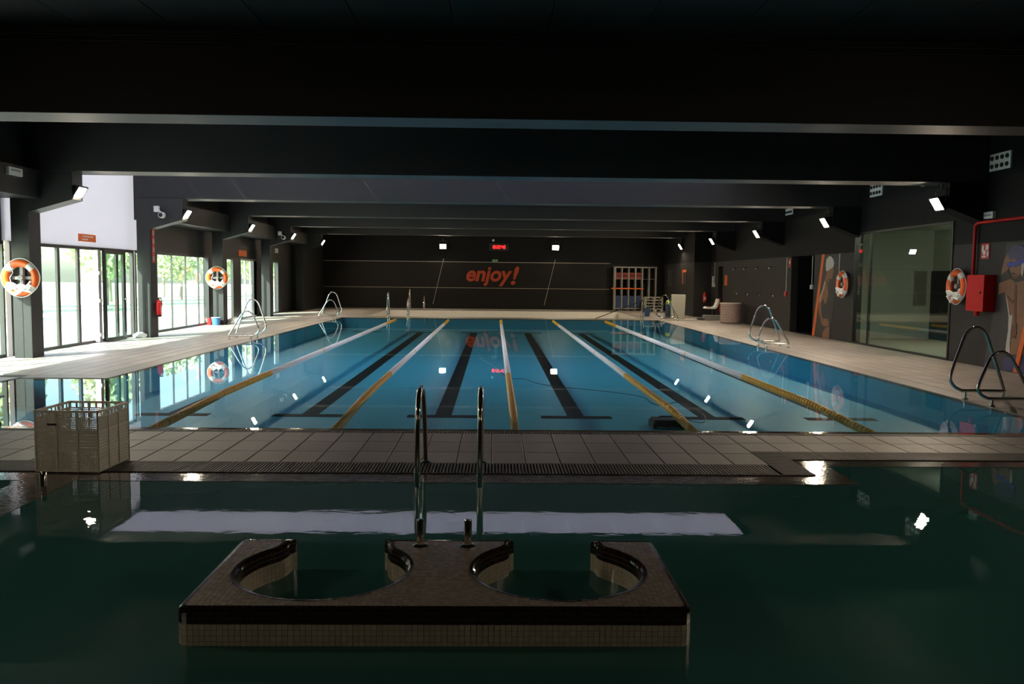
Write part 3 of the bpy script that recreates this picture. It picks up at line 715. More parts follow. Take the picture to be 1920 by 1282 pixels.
# ---- lane ropes
dip = [12.0, 11.9, 10.6, 10.7, 11.3]
where = ['beside the sunlit windows', 'second from the windows', 'along the middle of the lap pool', 'second from the glass partition', 'beside the shower wall']
pr = [(0.012, 0.0), (0.040, 0.006), (0.050, 0.022), (0.050, 0.072), (0.040, 0.088), (0.012, 0.094)]
for k in range(5):
    x = X0+(-4+2*k)
    t = thing('lane_rope', 'white lane rope with yellow ends, %s' % where[k], 'lane rope', (x, PY0, 0), 0, 'lane ropes across the lap pool')
    def zof(y):
        d = dip[k]-y
        return -0.01 if d < 0 else -0.01-0.06*(d/(dip[k]-PY0))**1.0*1.35*min(1, d/0.5+0.25)
    secs = {'near_yellow_floats': MB(), 'white_floats': MB(), 'far_yellow_floats': MB(), 'marker_float': MB()}
    y = PY0+0.18
    while y < 32.45:
        z0 = zof(y); z1 = zof(y+0.1); sl_ = (z1-z0)/0.1
        key = 'near_yellow_floats' if y < 14.3 else 'far_yellow_floats' if y > 29.4 else 'marker_float' if abs(y-18.7) < 0.05 or abs(y-24.2) < 0.05 else 'white_floats'
        mb = secs[key]; n0 = len(mb.v); mb.lathe(pr, 10, (0, y-PY0, 0), 'y')
        for q in range(n0, len(mb.v)):
            v = mb.v[q]; mb.v[q] = (v[0], v[1], v[2]+z0+sl_*(v[1]-(y-PY0)))
        y += 0.1
    for key, mb in secs.items():
        if mb.v: mb.build(key, 'wfloat' if key == 'white_floats' else 'yellow', t, smooth=True, kind='stuff')
    MB().tube([(0, 0.0, zof(PY0)), (0, 0.9, zof(PY0+.9)), (0, 2.0, zof(PY0+2.0)), (0, 3.2, -0.01), (0, 25.0, -0.03)], 0.006, 6).build('cable', 'steel', t, smooth=True)

# ---- pool cleaning robot and its floating cable
t = thing('cleaning_robot', 'black pool cleaning robot on the pool floor beside a lane rope', 'robot', (2.45, 11.9, ZP))
MB().cbox((0, 0, 0.075), (0.42, 0.34, 0.10)).build('body', 'black', t, bevel=0.03)
for sx in (-0.2, 0.2): MB().cbox((sx, 0, 0.045), (0.06, 0.40, 0.09)).build('track', 'black', t, bevel=0.025)
MB().tube([(-0.13, 0, 0.11), (-0.10, 0, 0.15), (0.10, 0, 0.15), (0.13, 0, 0.11)], 0.010, 8).build('carry_handle', 'black', t, smooth=True)
P = [(2.55, 11.9, -0.3), (2.40, 9.75, -0.02), (2.53, 10.05, -0.006), (2.56, 10.6, -0.006), (2.45, 11.25, -0.006), (2.30, 11.45, -0.075), (2.18, 11.62, -0.075), (2.05, 11.8, -0.006), (1.60, 12.35, -0.006), (1.18, 12.65, -0.006), (0.70, 13.15, -0.006), (0.50, 13.75, -0.006), (0.31, 14.4, -0.075), (0.17, 14.95, -0.075), (0.08, 15.4, -0.006), (-0.30, 17.5, -0.006)]
o = MB().tube(smooth_path(P, 8), 0.0045, 6).build('floating_cable', 'cable', smooth=True); tag(o, 'thin dark cable of the cleaning robot curling over the water', 'cable')

# ---- perforated crate
t = thing('plastic_crate', 'white perforated plastic crate on the edge grate before the lap pool', 'crate', (-3.485, 7.25, 0.0), math.radians(-2))
CW, CD, CH = 0.52, 0.54, 0.51
def perf(u0, u1, v0, v1, fn, nu, nv, th=0.006, hole=0.66):
    mb = MB(); du = (u1-u0)/nu; dv = (v1-v0)/nv
    def q(u, v, d): return fn(u, v, d)
    for i in range(nu):
        for j in range(nv):
            a, c_ = u0+i*du, v0+j*dv; m_ = (1-hole)/2
            O = [(a, c_), (a+du, c_), (a+du, c_+dv), (a, c_+dv)]; I = [(a+du*m_, c_+dv*m_), (a+du*(1-m_), c_+dv*m_), (a+du*(1-m_), c_+dv*(1-m_)), (a+du*m_, c_+dv*(1-m_))]
            n = len(mb.v); mb.v += [q(u, v, 0) for u, v in O]+[q(u, v, 0) for u, v in I]+[q(u, v, th) for u, v in O]+[q(u, v, th) for u, v in I]
            for e in range(4):
                f = (e+1) % 4
                mb.f += [(n+e, n+f, n+4+f, n+4+e), (n+8+e, n+12+e, n+12+f, n+8+f), (n+4+e, n+4+f, n+12+f, n+12+e)]
    return mb
faces = {'front': (CW, lambda u, v, d: (u-CW/2, -CD/2+d, v)), 'back': (CW, lambda u, v, d: (u-CW/2, CD/2-d, v)),
         'left': (CD, lambda u, v, d: (-CW/2+d, u-CD/2, v)), 'right': (CD, lambda u, v, d: (CW/2-d, u-CD/2, v))}
for key, (L, fn) in faces.items():
    wall = MB()
    # ribs and rim
    def fbox(u0, u1, v0, v1, d0, d1):
        a = fn(u0, v0, d0); c_ = fn(u1, v1, d1)
        wall.box(tuple(min(a[i], c_[i]) for i in range(3)), tuple(max(a[i], c_[i]) for i in range(3)))
    us = [0, L*0.335, L*0.665, L]
    for u in us: fbox(max(0, u-0.008), min(L, u+0.008), 0, CH, -0.006, 0.010)
    for v in (0.008, 0.175, 0.34): fbox(0, L, v-0.006, v+0.006, -0.004, 0.008)
    fbox(0, L, CH-0.018, CH, -0.008, 0.012); fbox(0, L, CH-0.062, CH-0.054, -0.002, 0.008)
    for k in range(9): fbox(L*k/9, L*k/9+L*0.03, CH-0.062, CH-0.018, 0, 0.006)
    wb = wall.build('crate_wall', 'offw', t)
    for i in range(3):
        for j, (v0, v1) in enumerate(((0.012, 0.17), (0.18, 0.335), (0.345, 0.45))):
            u0, u1 = us[i]+0.008, us[i+1]-0.008
            solid = (key in ('left', 'right') and j < 2) or (key == 'front' and i > 0 and j == 1)
            if solid: 
                mb = MB(); nsl = 6
                for s_ in range(nsl):
                    va = v0+(v1-v0)*s_/nsl
                    a = fn(u0, va+0.001, 0); c_ = fn(u1, va+(v1-v0)/nsl-0.002, 0.005)
                    mb.box(tuple(min(a[q], c_[q]) for q in range(3)), tuple(max(a[q], c_[q]) for q in range(3)))
                mb.build('side_panel', 'offw', wb)
            else:
                perf(u0, u1, v0, v1, fn, 11, 10 if j < 2 else 7).build('perforated_panel', 'offw', wb)
MB().box((-CW/2, -CD/2, 0.004), (CW/2, CD/2, 0.014)).build('crate_base', 'offw', t)
MB().cbox((-0.115, -CD/2-0.008, 0.395), (0.075, 0.01, 0.016)).build('handle_tag', 'black', t, bevel=0.003)

# ---- floodlights
def floodlight(loc, rz, label, scale=1.0, lm='lamp'):
    t = thing('floodlight', label, 'floodlight', loc, rz, 'warm floodlights')
    t.scale = (scale,)*3
    # built facing local -Y, tilted downward
    til = math.radians(-32)
    hs = MB().hexa([(-0.17, -0.06, -0.14), (0.17, -0.06, -0.14), (0.10, 0.10, -0.08), (-0.10, 0.10, -0.08), (-0.17, -0.06, 0.14), (0.17, -0.06, 0.14), (0.10, 0.10, 0.08), (-0.10, 0.10, 0.08)]).build('housing', 'housing', t, bevel=0.006, rot=(-til, 0, 0))
    for k in range(5): MB().cbox((-0.08+k*0.04, 0.085, 0), (0.008, 0.05, 0.15)).build('cooling_fin', 'housing', hs)
    MB().box((-0.185, -0.085, 0.125), (0.185, -0.055, 0.155)).box((-0.185, -0.085, -0.155), (0.185, -0.055, -0.125)).box((-0.185, -0.085, -0.125), (-0.155, -0.055, 0.125)).box((0.155, -0.085, -0.125), (0.185, -0.055, 0.125)).build('bezel', 'housing', hs)
    MB().box((-0.155, -0.072, -0.125), (0.155, -0.062, 0.125)).build('lamp_glass', lm, hs)
    MB().tube([(-0.19, 0.0, 0.0), (-0.19, 0.02, 0.24), (0.19, 0.02, 0.24), (0.19, 0.0, 0.0)], 0.012, 8).build('bracket', 'housing', t, smooth=True)
    MB().tube([(0, 0.02, 0.24), (0, 0.02, 0.36)], 0.018, 8).build('mount_stem', 'housing', t, smooth=True)
    return t
LL = ['over the large life ring', 'over the column with the red extinguisher', 'over the small life ring', 'over the double glass door', 'at the far end of the glazed wall']
RL = ['above the red hose cabinet', 'between the partition and the woman poster', 'over the shower wall', 'over the white pool lift', 'at the far end of the cladding']
LL = ['at the start of the solid wall', 'before the first glazed bay']+LL; RL = ['near the back wall', 'beside the leisure pool']+RL
for y, a, c_ in zip([-1.15, 4.75]+CY[1:], LL, RL):  # first two pairs are added out of view to light the near pool
    floodlight((-8.02, y+0.2, 3.19), PI/2, 'lit floodlight on a corbel %s' % a, lm='lampd' if y < 10 else 'lamp')
    floodlight((8.68, y+0.2, 3.19), -PI/2, 'lit floodlight on a corbel %s' % c_, lm='lampd' if y < 10 else 'lamp')
for x_, l in ((-2.69, 'glazed'), (3.12, 'shelf')):
    f_ = floodlight((x_, 44.33, 3.24), 0, 'lit floodlight on the far wall, on the %s side of the red clock' % l, lm='lampm')
    MB().tube([(0, 0.02, 0.24), (0, 0.235, 0.24)], 0.018, 8).build('wall_arm', 'housing', f_, smooth=True)
for x, l in ((-2.66, 'glazed'), (3.13, 'shelf')):  # thin pale tube slanting down the wall below each lamp
    MBt = MB().tube([(x, 44.46, 2.58), (x-0.55, 44.46, 0.22)], 0.012, 6).build('slanted_cable', 'pale', smooth=True); tag(MBt, 'thin pale cable slanting down the far wall on the %s side' % l, 'cable')

# ---- wall lettering, clock, exit sign
t = thing('wall_lettering', 'orange slanted enjoy! lettering on the far wall', 'lettering', (-1.54, YF-0.02, 1.36))
o = text_mesh('letters', 'enjoy', 1.10, 'enjoy', 0.22, 0.034, 0.012, t, (0, 0, 0.10))
o.scale = (0.95, 0.98, 1)
o = text_mesh('exclamation_mark', '!', 1.35, 'enjoy', 0.25, 0.03, 0.012, t, (2.28, 0, -0.06))
o.scale = (1.05, 0.95, 1)
t = thing('digital_clock', 'digital clock with red digits high on the far wall', 'clock', (0.19, 44.485, 3.21))
MB().cbox((0, 0.03, 0), (1.0, 0.08, 0.36)).build('clock_case', 'black', t, bevel=0.01)
SEG = {'0': 'abcdef', '1': 'bc', '2': 'abged', '4': 'fgbc', '8': 'abcdefg'}
segs = {'a': (0, 1, 1, 0.16), 'g': (0, 0, 1, 0.16), 'd': (0, -1, 1, 0.16), 'b': (1, .5, 0.16, 1), 'c': (1, -.5, 0.16, 1), 'f': (-1, .5, 0.16, 1), 'e': (-1, -.5, 0.16, 1)}
x = -0.33
for ch in '18:22:40':
    mb = MB()
    if ch == ':':
        mb.cbox((x-0.025, -0.015, 0.045), (0.022, 0.01, 0.03)); mb.cbox((x-0.025, -0.015, -0.045), (0.022, 0.01, 0.03)); mb.build('colon', 'led', t); x += 0.05; continue
    for s_ in SEG[ch]:
        cx, cz, wx, wz = segs[s_]; mb.cbox((x+cx*0.034, -0.015, cz*0.078), (max(0.022, wx*0.055), 0.01, max(0.022, wz*0.07)))
    mb.build('digit', 'led', t); x += 0.105
t = thing('exit_sign', 'small green exit sign on the far wall above the lettering', 'sign', (0.0, 44.44, 2.50))
MB().cbox((0, 0, 0), (0.30, 0.04, 0.14)).build('sign_box', 'exit', t, bevel=0.004); MB().cbox((-0.06, -0.022, 0), (0.05, 0.004, 0.10)).cbox((0.06, -0.022, 0), (0.03, 0.004, 0.10)).build('pictogram', 'pale', t)

# ---- life rings
def life_ring(loc, rz, label):
    t = thing('life_ring', label, 'life ring', loc, rz, 'life rings on the walls')
    sg = math.radians(26)
    R, r = 0.275, 0.068
    cent = [PI/4, 3*PI/4, 5*PI/4, 7*PI/4]
    for i in range(4):
        a0 = cent[i]+sg/2; a1 = cent[(i+1) % 4]-sg/2+(2*PI if i == 3 else 0)
        MB().torus(R, r, (0, 0, 0), 'y', a0, a1, 16, 14).build('orange_segment', 'orange', t, smooth=True)
        MB().torus(R, r+0.003, (0, 0, 0), 'y', cent[i]-sg/2, cent[i]+sg/2, 6, 14).build('white_band', 'white', t, smooth=True)
    P = []
    for k in range(49):
        a = 2*PI*k/48; P.append(((R+r+0.014+0.008*math.cos(4*a))*math.cos(a), -0.01, (R+r+0.014+0.008*math.cos(4*a))*math.sin(a)))
    MB().tube(P[:-1], 0.008, 6, True).build('grab_line', 'cloth', t, smooth=True)
    mb = MB()
    for k in range(6):
        c0 = -0.18-0.035*(k % 4); ph = k*0.9
        Q = [((-0.22+0.44*i/14), -0.055-0.012*(k % 2)-0.02*math.sin(i*0.9+ph), c0+0.05*math.sin(i*0.55+ph)+0.28*((i/14-.5)**2)) for i in range(15)]
        mb.tube(Q, 0.024, 6)
    mb.build('throw_rope', 'cloth', t, smooth=True)
    MB().tube([(-0.12, -0.07, -0.18), (-0.16, -0.08, 0.0), (-0.10, -0.075, 0.10), (-0.16, -0.07, 0.24)], 0.007, 6).build('loose_line', 'cloth', t, smooth=True)
    MB().box((-0.03, 0.02, -0.20), (0.03, 0.10, 0.22)).box((-0.20, 0.05, -0.03), (0.20, 0.09, 0.03)).build('wall_bracket', 'sill', t, bevel=0.004)
    MB().lathe([(0.05, -0.03), (0.05, 0.05), (0.02, 0.05)], 16, (0, 0.0, 0), 'y').build('holder_hub', 'sill', t, smooth=True)
    return t
life_ring((-8.95, 16.34, 1.53), 0, 'large orange and white life ring on the first sunlit column')
life_ring((-8.99, 27.89, 1.53), 0, 'orange and white life ring on the column beside the large panes')
life_ring((9.39, 22.93, 1.55), -PI/2, 'orange life ring between the woman poster and glass partition')
life_ring((9.39, 17.2, 1.55), -PI/2, 'orange life ring behind the red hose cabinet')

# ---- hose cabinet, red pipe, signs on the right wall
t = thing('hose_cabinet', 'red steel fire hose cabinet on the grey wall', 'cabinet', (9.38, 16.32, 1.08))
bd = MB().box((-0.09, -0.30, 0), (0.12, 0.30, 0.70)).build('cabinet_body', 'red', t, bevel=0.006)
dr = MB().box((-0.115, -0.295, 0.005), (-0.09, 0.295, 0.695)).build('cabinet_door', 'red', t, bevel=0.004)
MB().lathe([(0.02, -0.135), (0.02, -0.11)], 14, (0, -0.20, 0.36), 'x').build('lock', 'black', dr, smooth=True)
MB().lathe([(0.05, -0.09), (0.05, 0.0)], 14, (0, 0.1, 0.0), 'z').build('hose_outlet', 'red', t, smooth=True)
o = MB().tube([(9.44, 16.72, 1.55), (9.44, 16.72, 2.74), (9.44, 16.66, 2.79), (9.44, 16.5, 2.80), (9.44, 8.5, 2.80)], 0.032, 12).build('red_pipe', 'red', smooth=True); tag(o, 'red sprinkler pipe rising behind the hose cabinet', 'pipe')
t = thing('hose_sign', 'red and white fire hose pictogram sign above the red cabinet', 'sign', (9.49, 16.42, 2.24), -PI/2)
MB().cbox((0, 0, 0), (0.28, 0.01, 0.30)).build('sign_plate', 'signred', t)
MB().box((-0.11, -0.008, -0.01), (-0.05, -0.005, 0.11)).box((0.02, -0.008, 0.02), (0.10, -0.005, 0.12)).box((0.06, -0.008, -0.10), (0.11, -0.005, 0.0)).box((-0.10, -0.008, -0.12), (0.03, -0.005, -0.09)).build('pictogram', 'white', t)
MB().lathe([(0.05, -0.008), (0.05, -0.005)], 16, (-0.03, 0, -0.03), 'y').build('hose_symbol', 'white', t)
t = thing('emergency_light', 'white emergency light above the red pipe', 'light', (9.47, 16.33, 2.92), -PI/2)
MB().cbox((0, 0, 0), (0.36, 0.07, 0.13)).build('light_body', 'white', t, bevel=0.008); MB().cbox((0, -0.037, 0), (0.26, 0.004, 0.03)).build('label_strip', 'sill', t)
t = thing('emergency_light', 'white emergency light on the edge beam above the large life ring', 'light', (-8.57, 15.55, 3.42), PI/2)
MB().cbox((0, 0, 0), (0.44, 0.06, 0.14)).build('light_body', 'white', t, bevel=0.008); MB().cbox((0, -0.032, 0.02), (0.30, 0.004, 0.03)).build('label_strip', 'sill', t)
t = thing('ring_speaker', 'round black ring loudspeaker on the right corbel', 'speaker', (9.42, 16.86, 3.42), -PI/2)
MB().torus(0.10, 0.016).build('rim', 'alu', t, smooth=True); MB().lathe([(0.095, 0.0), (0.095, 0.07)], 24, (0, 0, 0), 'y').build('cone', 'black', t, smooth=True)

# nozzle plates high on the right wall
vl = ['before the hose cabinet', 'above the hose cabinet', 'above the near half of the partition', 'above the far half of the partition', 'above the woman poster', 'over the dark doorway']
for y, l in zip((13.4, 16.06, 18.7, 21.3, 23.9, 27.6), vl):
    t = thing('air_nozzle_plate', 'white plate with eight black air nozzles %s' % l, 'vent', (9.483, y, 3.91), -PI/2, 'air nozzle plates')
    MB().cbox((0, 0, 0), (0.66, 0.03, 0.32)).build('plate', 'white', t, bevel=0.003)
    for i in range(4):
        for j in range(2):
            MB().lathe([(0.042, 0.005), (0.042, -0.02), (0.030, -0.03), (0.014, -0.012)], 14, (-0.24+0.16*i, -0.016, -0.075+0.15*j), 'y').build('nozzle', 'black', t, smooth=True)

# ---- posters on the right wall (flat prints)
def poster(name, label, polys, y0):
    t = thing(name, label, 'poster', (9.497, y0, 0), 0)
    for k, (n, m_, P) in enumerate(polys):
        P2 = [(y-y0, z) for y, z in P]
        a = sum(P2[i][0]*P2[(i+1) % len(P2)][1]-P2[(i+1) % len(P2)][0]*P2[i][1] for i in range(len(P2)))
        if a < 0: P2.reverse()
        d = 0.004+0.0015*k
        MB().prism(P2, 0, d, lambda x, y, z: (-z, x, max(0.005, y))).build(n, m_, t)
poster('swimmer_poster', 'wall poster of a swimmer in a silver cap with an orange stripe', [
 ('background_print', 'postdark', [(24.50,2.39),(23.42,2.37),(23.93,0.01),(25.07,0.01)]),
 ('orange_stripe', 'orangep', [(24.71,2.40),(24.52,2.40),(25.09,0.01),(25.28,0.01)]),
 ('leg_print', 'skin', [(24.13,0.33),(23.98,0.34),(23.98,0.01),(24.47,0.01),(24.48,0.11),(24.32,0.25)]),
 ('body_print', 'skin', [(24.50,1.52),(24.43,1.65),(24.15,1.54),(24.07,1.39),(24.14,1.18),(24.26,0.99),(24.39,0.98),(24.46,1.12),(24.61,1.01),(24.62,0.85),(24.57,0.64),(24.45,0.54),(24.15,0.57),(24.01,0.46),(24.03,0.36),(24.33,0.33),(24.54,0.37),(24.67,0.58),(24.83,0.76),(24.85,1.00),(24.76,1.19),(24.60,1.35)]),
 ('face_print', 'skin', [(24.28,1.91),(24.02,1.97),(23.83,2.03),(23.78,1.90),(23.81,1.83),(23.88,1.70),(23.99,1.68),(24.07,1.72),(24.11,1.61),(24.25,1.54),(24.50,1.52),(24.43,1.65),(24.34,1.80)]),
 ('shoulder_light_print', 'skinl', [(24.50,1.52),(24.43,1.65),(24.35,1.59),(24.44,1.41),(24.59,1.22),(24.71,1.01),(24.80,1.00),(24.76,1.19),(24.60,1.35)]),
 ('suit_strap_print', 'postdark', [(24.30,1.66),(24.26,1.66),(24.05,1.30),(24.10,1.28)]),
 ('cap_print', 'postwhite', [(24.35,1.93),(24.38,2.09),(24.35,2.25),(24.19,2.33),(24.03,2.33),(23.85,2.24),(23.78,2.13),(23.83,2.03),(24.02,1.97),(24.28,1.91)]),
], 24.4)
poster('swimmer_poster', 'wall poster of a bare chested swimmer in a violet cap and blue goggles', [
 ('background_print', 'postdark', [(15.73,2.37),(14.33,2.37),(14.11,0.01),(16.30,0.01)]),
 ('arm_print', 'skin', [(15.68,2.18),(15.78,2.09),(15.85,1.90),(15.87,1.77),(15.66,1.86),(15.63,2.05)]),
 ('shorts_print', 'purple', [(15.64,0.26),(14.68,0.37),(14.62,0.01),(15.68,0.01)]),
 ('torso_print', 'skin', [(15.92,1.62),(15.74,1.67),(15.53,1.71),(15.40,1.64),(15.17,1.68),(14.80,1.63),(14.57,1.49),(14.66,1.32),(14.75,1.07),(14.68,0.37),(15.46,0.32),(15.46,0.58),(15.45,0.86),(15.50,1.06),(15.66,1.29),(15.72,1.47),(15.92,1.41)]),
 ('rim_light_print', 'postwhite', [(15.68,1.40),(15.62,1.29),(15.53,1.04),(15.44,1.04),(15.47,0.76),(15.48,0.49),(15.46,0.32),(15.60,0.30),(15.59,0.51),(15.55,0.76),(15.56,1.03)]),
 ('arm_band_print', 'postdark', [(15.87,1.77),(15.66,1.88),(15.53,1.72),(15.74,1.67),(15.89,1.65)]),
 ('face_print', 'skin', [(15.62,2.06),(15.67,1.97),(15.62,1.93),(15.57,1.83),(15.53,1.73),(15.44,1.70),(15.30,1.73),(15.22,1.82),(15.21,1.98),(15.23,2.06),(15.44,2.10)]),
 ('chest_shade_print', 'skind', [(15.42,1.62),(15.36,1.60),(15.34,1.20),(15.30,0.62),(15.36,0.62),(15.41,1.20)]),
 ('jaw_shade_print', 'skind', [(15.56,1.80),(15.53,1.73),(15.44,1.70),(15.30,1.73),(15.23,1.82),(15.30,1.79),(15.44,1.765)]),
 ('rib_shade_print', 'skind', [(15.62,1.40),(15.46,1.30),(15.40,1.33),(15.46,1.26),(15.60,1.32)]),
 ('waist_shade_print', 'skind', [(15.44,0.86),(15.30,0.90),(15.28,0.70),(15.43,0.62)]),
 ('mouth_print', 'postdark', [(15.54,1.82),(15.44,1.81),(15.42,1.79),(15.53,1.795)]),
 ('hair_light_print', 'postwhite', [(15.24,2.04),(15.20,2.06),(15.16,1.95),(15.18,1.77),(15.23,1.75)]),
 ('cap_print', 'purple', [(15.60,2.06),(15.64,2.16),(15.61,2.25),(15.52,2.31),(15.37,2.32),(15.22,2.29),(15.10,2.20),(15.09,2.09),(15.20,2.06),(15.34,2.01),(15.47,2.08)]),
 ('goggles_print', 'bluep', [(15.67,1.99),(15.59,2.03),(15.49,2.00),(15.38,2.03),(15.23,2.04),(15.09,2.09),(15.07,2.03),(15.22,1.98),(15.34,1.95),(15.43,1.92),(15.52,1.95),(15.61,1.91),(15.67,1.95)]),
 ('orange_stripe', 'orangep', [(15.31,0.01),(15.19,0.01),(14.78,1.45),(14.91,1.45)]),
], 15.2)

# ---- small wall fittings on the right
for y, z, l in ((25.42, 1.45, 'beside the orange stripe of the woman poster'), (23.42, 1.45, 'beside the life ring of the partition')):
    t = thing('switch_box', 'small white switch box with pale conduit %s' % l, 'switch', (9.48, y, z), -PI/2, 'switch boxes')
    MB().cbox((0, 0, 0), (0.13, 0.06, 0.13)).build('box', 'white', t, bevel=0.008); MB().tube([(0.02, 0, 0.06), (0.02, 0, 2.39-z)], 0.012, 8).build('conduit', 'white', t, smooth=True)
t = thing('alarm_button', 'red alarm button on a long pale conduit beside the showers', 'alarm', (9.47, 27.62, 1.2), -PI/2)
MB().cbox((0, 0, 0), (0.16, 0.07, 0.16)).build('button_box', 'signred', t, bevel=0.01); MB().tube([(0, 0, 0.08), (0, 0, 1.18)], 0.012, 8).build('conduit', 'white', t, smooth=True)
t = thing('alarm_sign', 'small red and white sign at the top of the shower wall', 'sign', (9.49, 27.4, 2.2), -PI/2)
MB().cbox((0, 0, 0), (0.2, 0.01, 0.30)).build('sign_plate', 'signred', t); MB().cbox((0, -0.007, 0.02), (0.10, 0.004, 0.08)).build('pictogram', 'white', t)
sl_ = ['next to the alarm button', 'second from the alarm button', 'third from the alarm button', 'next to the pink basket']
for y, l in zip((28.92, 30.38, 31.86, 33.27), sl_):
    t = thing('wall_shower', 'chrome wall shower head and tap %s' % l, 'shower', (9.5, y, 0), -PI/2, 'showers on the grey wall')
    hd = MB().tube([(0, 0, 2.10), (0, -0.10, 2.12), (0, -0.16, 2.08)], 0.014, 8).lathe([(0.03, 2.0), (0.055, 2.03), (0.055, 2.045), (0.02, 2.08)], 14, (0, -0.17, 0.02)).build('shower_head', 'steel', t, smooth=True)
    tp = MB().lathe([(0.05, 0.0), (0.05, -0.03), (0.025, -0.05), (0.025, -0.09)], 14, (0, 0, 1.12), 'y').build('tap', 'steel', t, smooth=True)
    MB().cbox((0, -0.10, 1.16), (0.02, 0.02, 0.10)).build('tap_lever', 'steel', tp, bevel=0.004)
t = thing('wall_sign', 'upright orange sign beside the narrow dark doorway', 'sign', (9.49, 34.95, 1.62), -PI/2)
MB().cbox((0, 0, 0), (0.40, 0.02, 0.42)).build('sign_plate', 'orangep', t, bevel=0.003)
t = thing('wall_poster', 'dark poster with an orange border on the far cladding return', 'poster', (8.74, 39.3, 1.75), -PI/2)
MB().cbox((0, 0, 0), (0.85, 0.012, 0.66)).build('poster_print', 'postdark', t); MB().box((-0.42, -0.010, 0.22), (0.42, -0.006, 0.33)).box((-0.42, -0.010, -0.33), (-0.30, -0.006, 0.22)).build('orange_border', 'orangep', t)
t = thing('wall_poster', 'black and white notice chart near the equipment shelf', 'poster', (8.74, 42.6, 1.7), -PI/2)
MB().cbox((0, 0, 0), (0.9, 0.012, 0.85)).build('poster_print', 'postdark', t)
for k in range(5): MB().cbox((-0.28+0.02*k, -0.008, 0.32-0.15*k), (0.14, 0.004, 0.07)).build('figure_print', 'pale', t)
t = thing('intercom', 'white intercom handset with thin conduit beside the dark doorway', 'intercom', (9.47, 36.85, 1.5), -PI/2)
MB().cbox((-0.08, 0, 0.12), (0.14, 0.07, 0.34)).cbox((0.04, -0.01, -0.1), (0.3, 0.07, 0.14)).build('handset', 'white', t, bevel=0.01); MB().tube([(0.12, 0, -0.05), (0.12, 0, 0.88)], 0.012, 8).build('conduit', 'white', t, smooth=True)

# ---- extinguishers
def extinguisher(loc, rz, label):
    t = thing('fire_extinguisher', label, 'extinguisher', loc, rz, 'fire extinguishers')
    cy = MB().lathe([(0.06, 0), (0.075, 0.015), (0.075, 0.36), (0.06, 0.41), (0.03, 0.435), (0.026, 0.46)], 18).build('cylinder', 'redx', t, smooth=True)
    MB().lathe([(0.0765, 0.0), (0.0765, 0.05)], 18, (0, 0, 0.01)).build('base_ring', 'black', cy, smooth=True)
    MB().cbox((0, -0.03, 0.49), (0.03, 0.11, 0.03)).cbox((0, 0, 0.47), (0.035, 0.035, 0.03)).build('valve', 'black', t, bevel=0.004)
    MB().tube(smooth_path([(0.02, -0.04, 0.47), (0.09, -0.05, 0.40), (0.095, -0.04, 0.20), (0.085, -0.03, 0.10)], 5), 0.011, 8).build('hose', 'black', t, smooth=True)
    MB().cbox((0, 0.075, 0.25), (0.06, 0.03, 0.2)).build('wall_bracket', 'alu', t)
    MB().box((-0.03, -0.0765, 0.14), (0.03, -0.072, 0.26)).build('label_sticker', 'white', t)
extinguisher((-8.73, 22.36, 0.52), PI/2, 'red fire extinguisher hanging on the column beside the large panes')
extinguisher((9.22, 37.33, 0.62), 0, 'red fire extinguisher behind the white pool lift')
t = thing('safety_sign', 'tall narrow red pictogram strip above the red extinguisher', 'sign', (-8.82, 22.32, 2.36), PI/2)
MB().cbox((0, 0, 0), (0.16, 0.012, 0.88)).build('sign_plate', 'signred', t)
for k in range(4): MB().cbox((0, -0.008, 0.33-0.22*k), (0.10, 0.004, 0.12)).build('pictogram', 'pale', t)

# ---- signs and cameras on the left
t = thing('orange_sign', 'orange sign with two white lines of print on the white panel', 'sign', (-9.42, 20.02, 2.44), PI/2)
MB().cbox((0, 0, 0), (0.82, 0.02, 0.17)).build('sign_plate', 'orangep', t)
for k in range(11): MB().cbox((-0.22+0.048*k, -0.012, 0.03), (0.030, 0.003, 0.030)).build('letter', 'white', t)
for k in range(6): MB().cbox((-0.25+0.048*k, -0.012, -0.035), (0.030, 0.003, 0.030)).build('letter', 'white', t)
t = thing('orange_sign', 'small plain orange sign above the double glass door', 'sign', (-9.38, 32.05, 2.43), PI/2)
MB().cbox((0, 0, 0), (1.0, 0.02, 0.22)).build('sign_plate', 'orangep', t)
t = thing('door_sign', 'small pale sign above the narrow far door', 'sign', (-9.38, 37.0, 2.68), PI/2)
MB().cbox((0, 0, 0), (0.5, 0.03, 0.2)).build('sign_plate', 'white', t, bevel=0.004)
for loc, l in (((-8.56, 22.12, 3.24), 'on the column beside the skylight bay'), ((-8.35, 33.75, 3.22), 'on the column beside the double glass door')):
    t = thing('security_camera', 'white security camera %s' % l, 'camera', loc, 0, 'security cameras')
    MB().cbox((-0.06, -0.03, 0.04), (0.13, 0.08, 0.15)).build('junction_box', 'white', t, bevel=0.008)
    MB().lathe([(0.06, -0.16), (0.075, -0.14), (0.08, -0.02), (0.06, 0.02)], 18, (0.10, -0.05, -0.12), 'y').build('camera_body', 'white', t, smooth=True)
    MB().lathe([(0.055, -0.166), (0.055, -0.15)], 16, (0.10, -0.05, -0.12), 'y').build('camera_lens', 'black', t, smooth=True)
    MB().tube([(0.0, -0.04, 0.0), (0.08, -0.08, -0.06)], 0.018, 8).build('camera_arm', 'white', t, smooth=True)
t = thing('security_camera', 'small white camera high on the far wall above the clock', 'camera', (-0.1, 44.555, 3.55), 0)
MB().lathe([(0.06, 0.0), (0.07, -0.05), (0.04, -0.10)], 14, (0, 0, 0), 'y').build('camera_body', 'white', t, smooth=True)

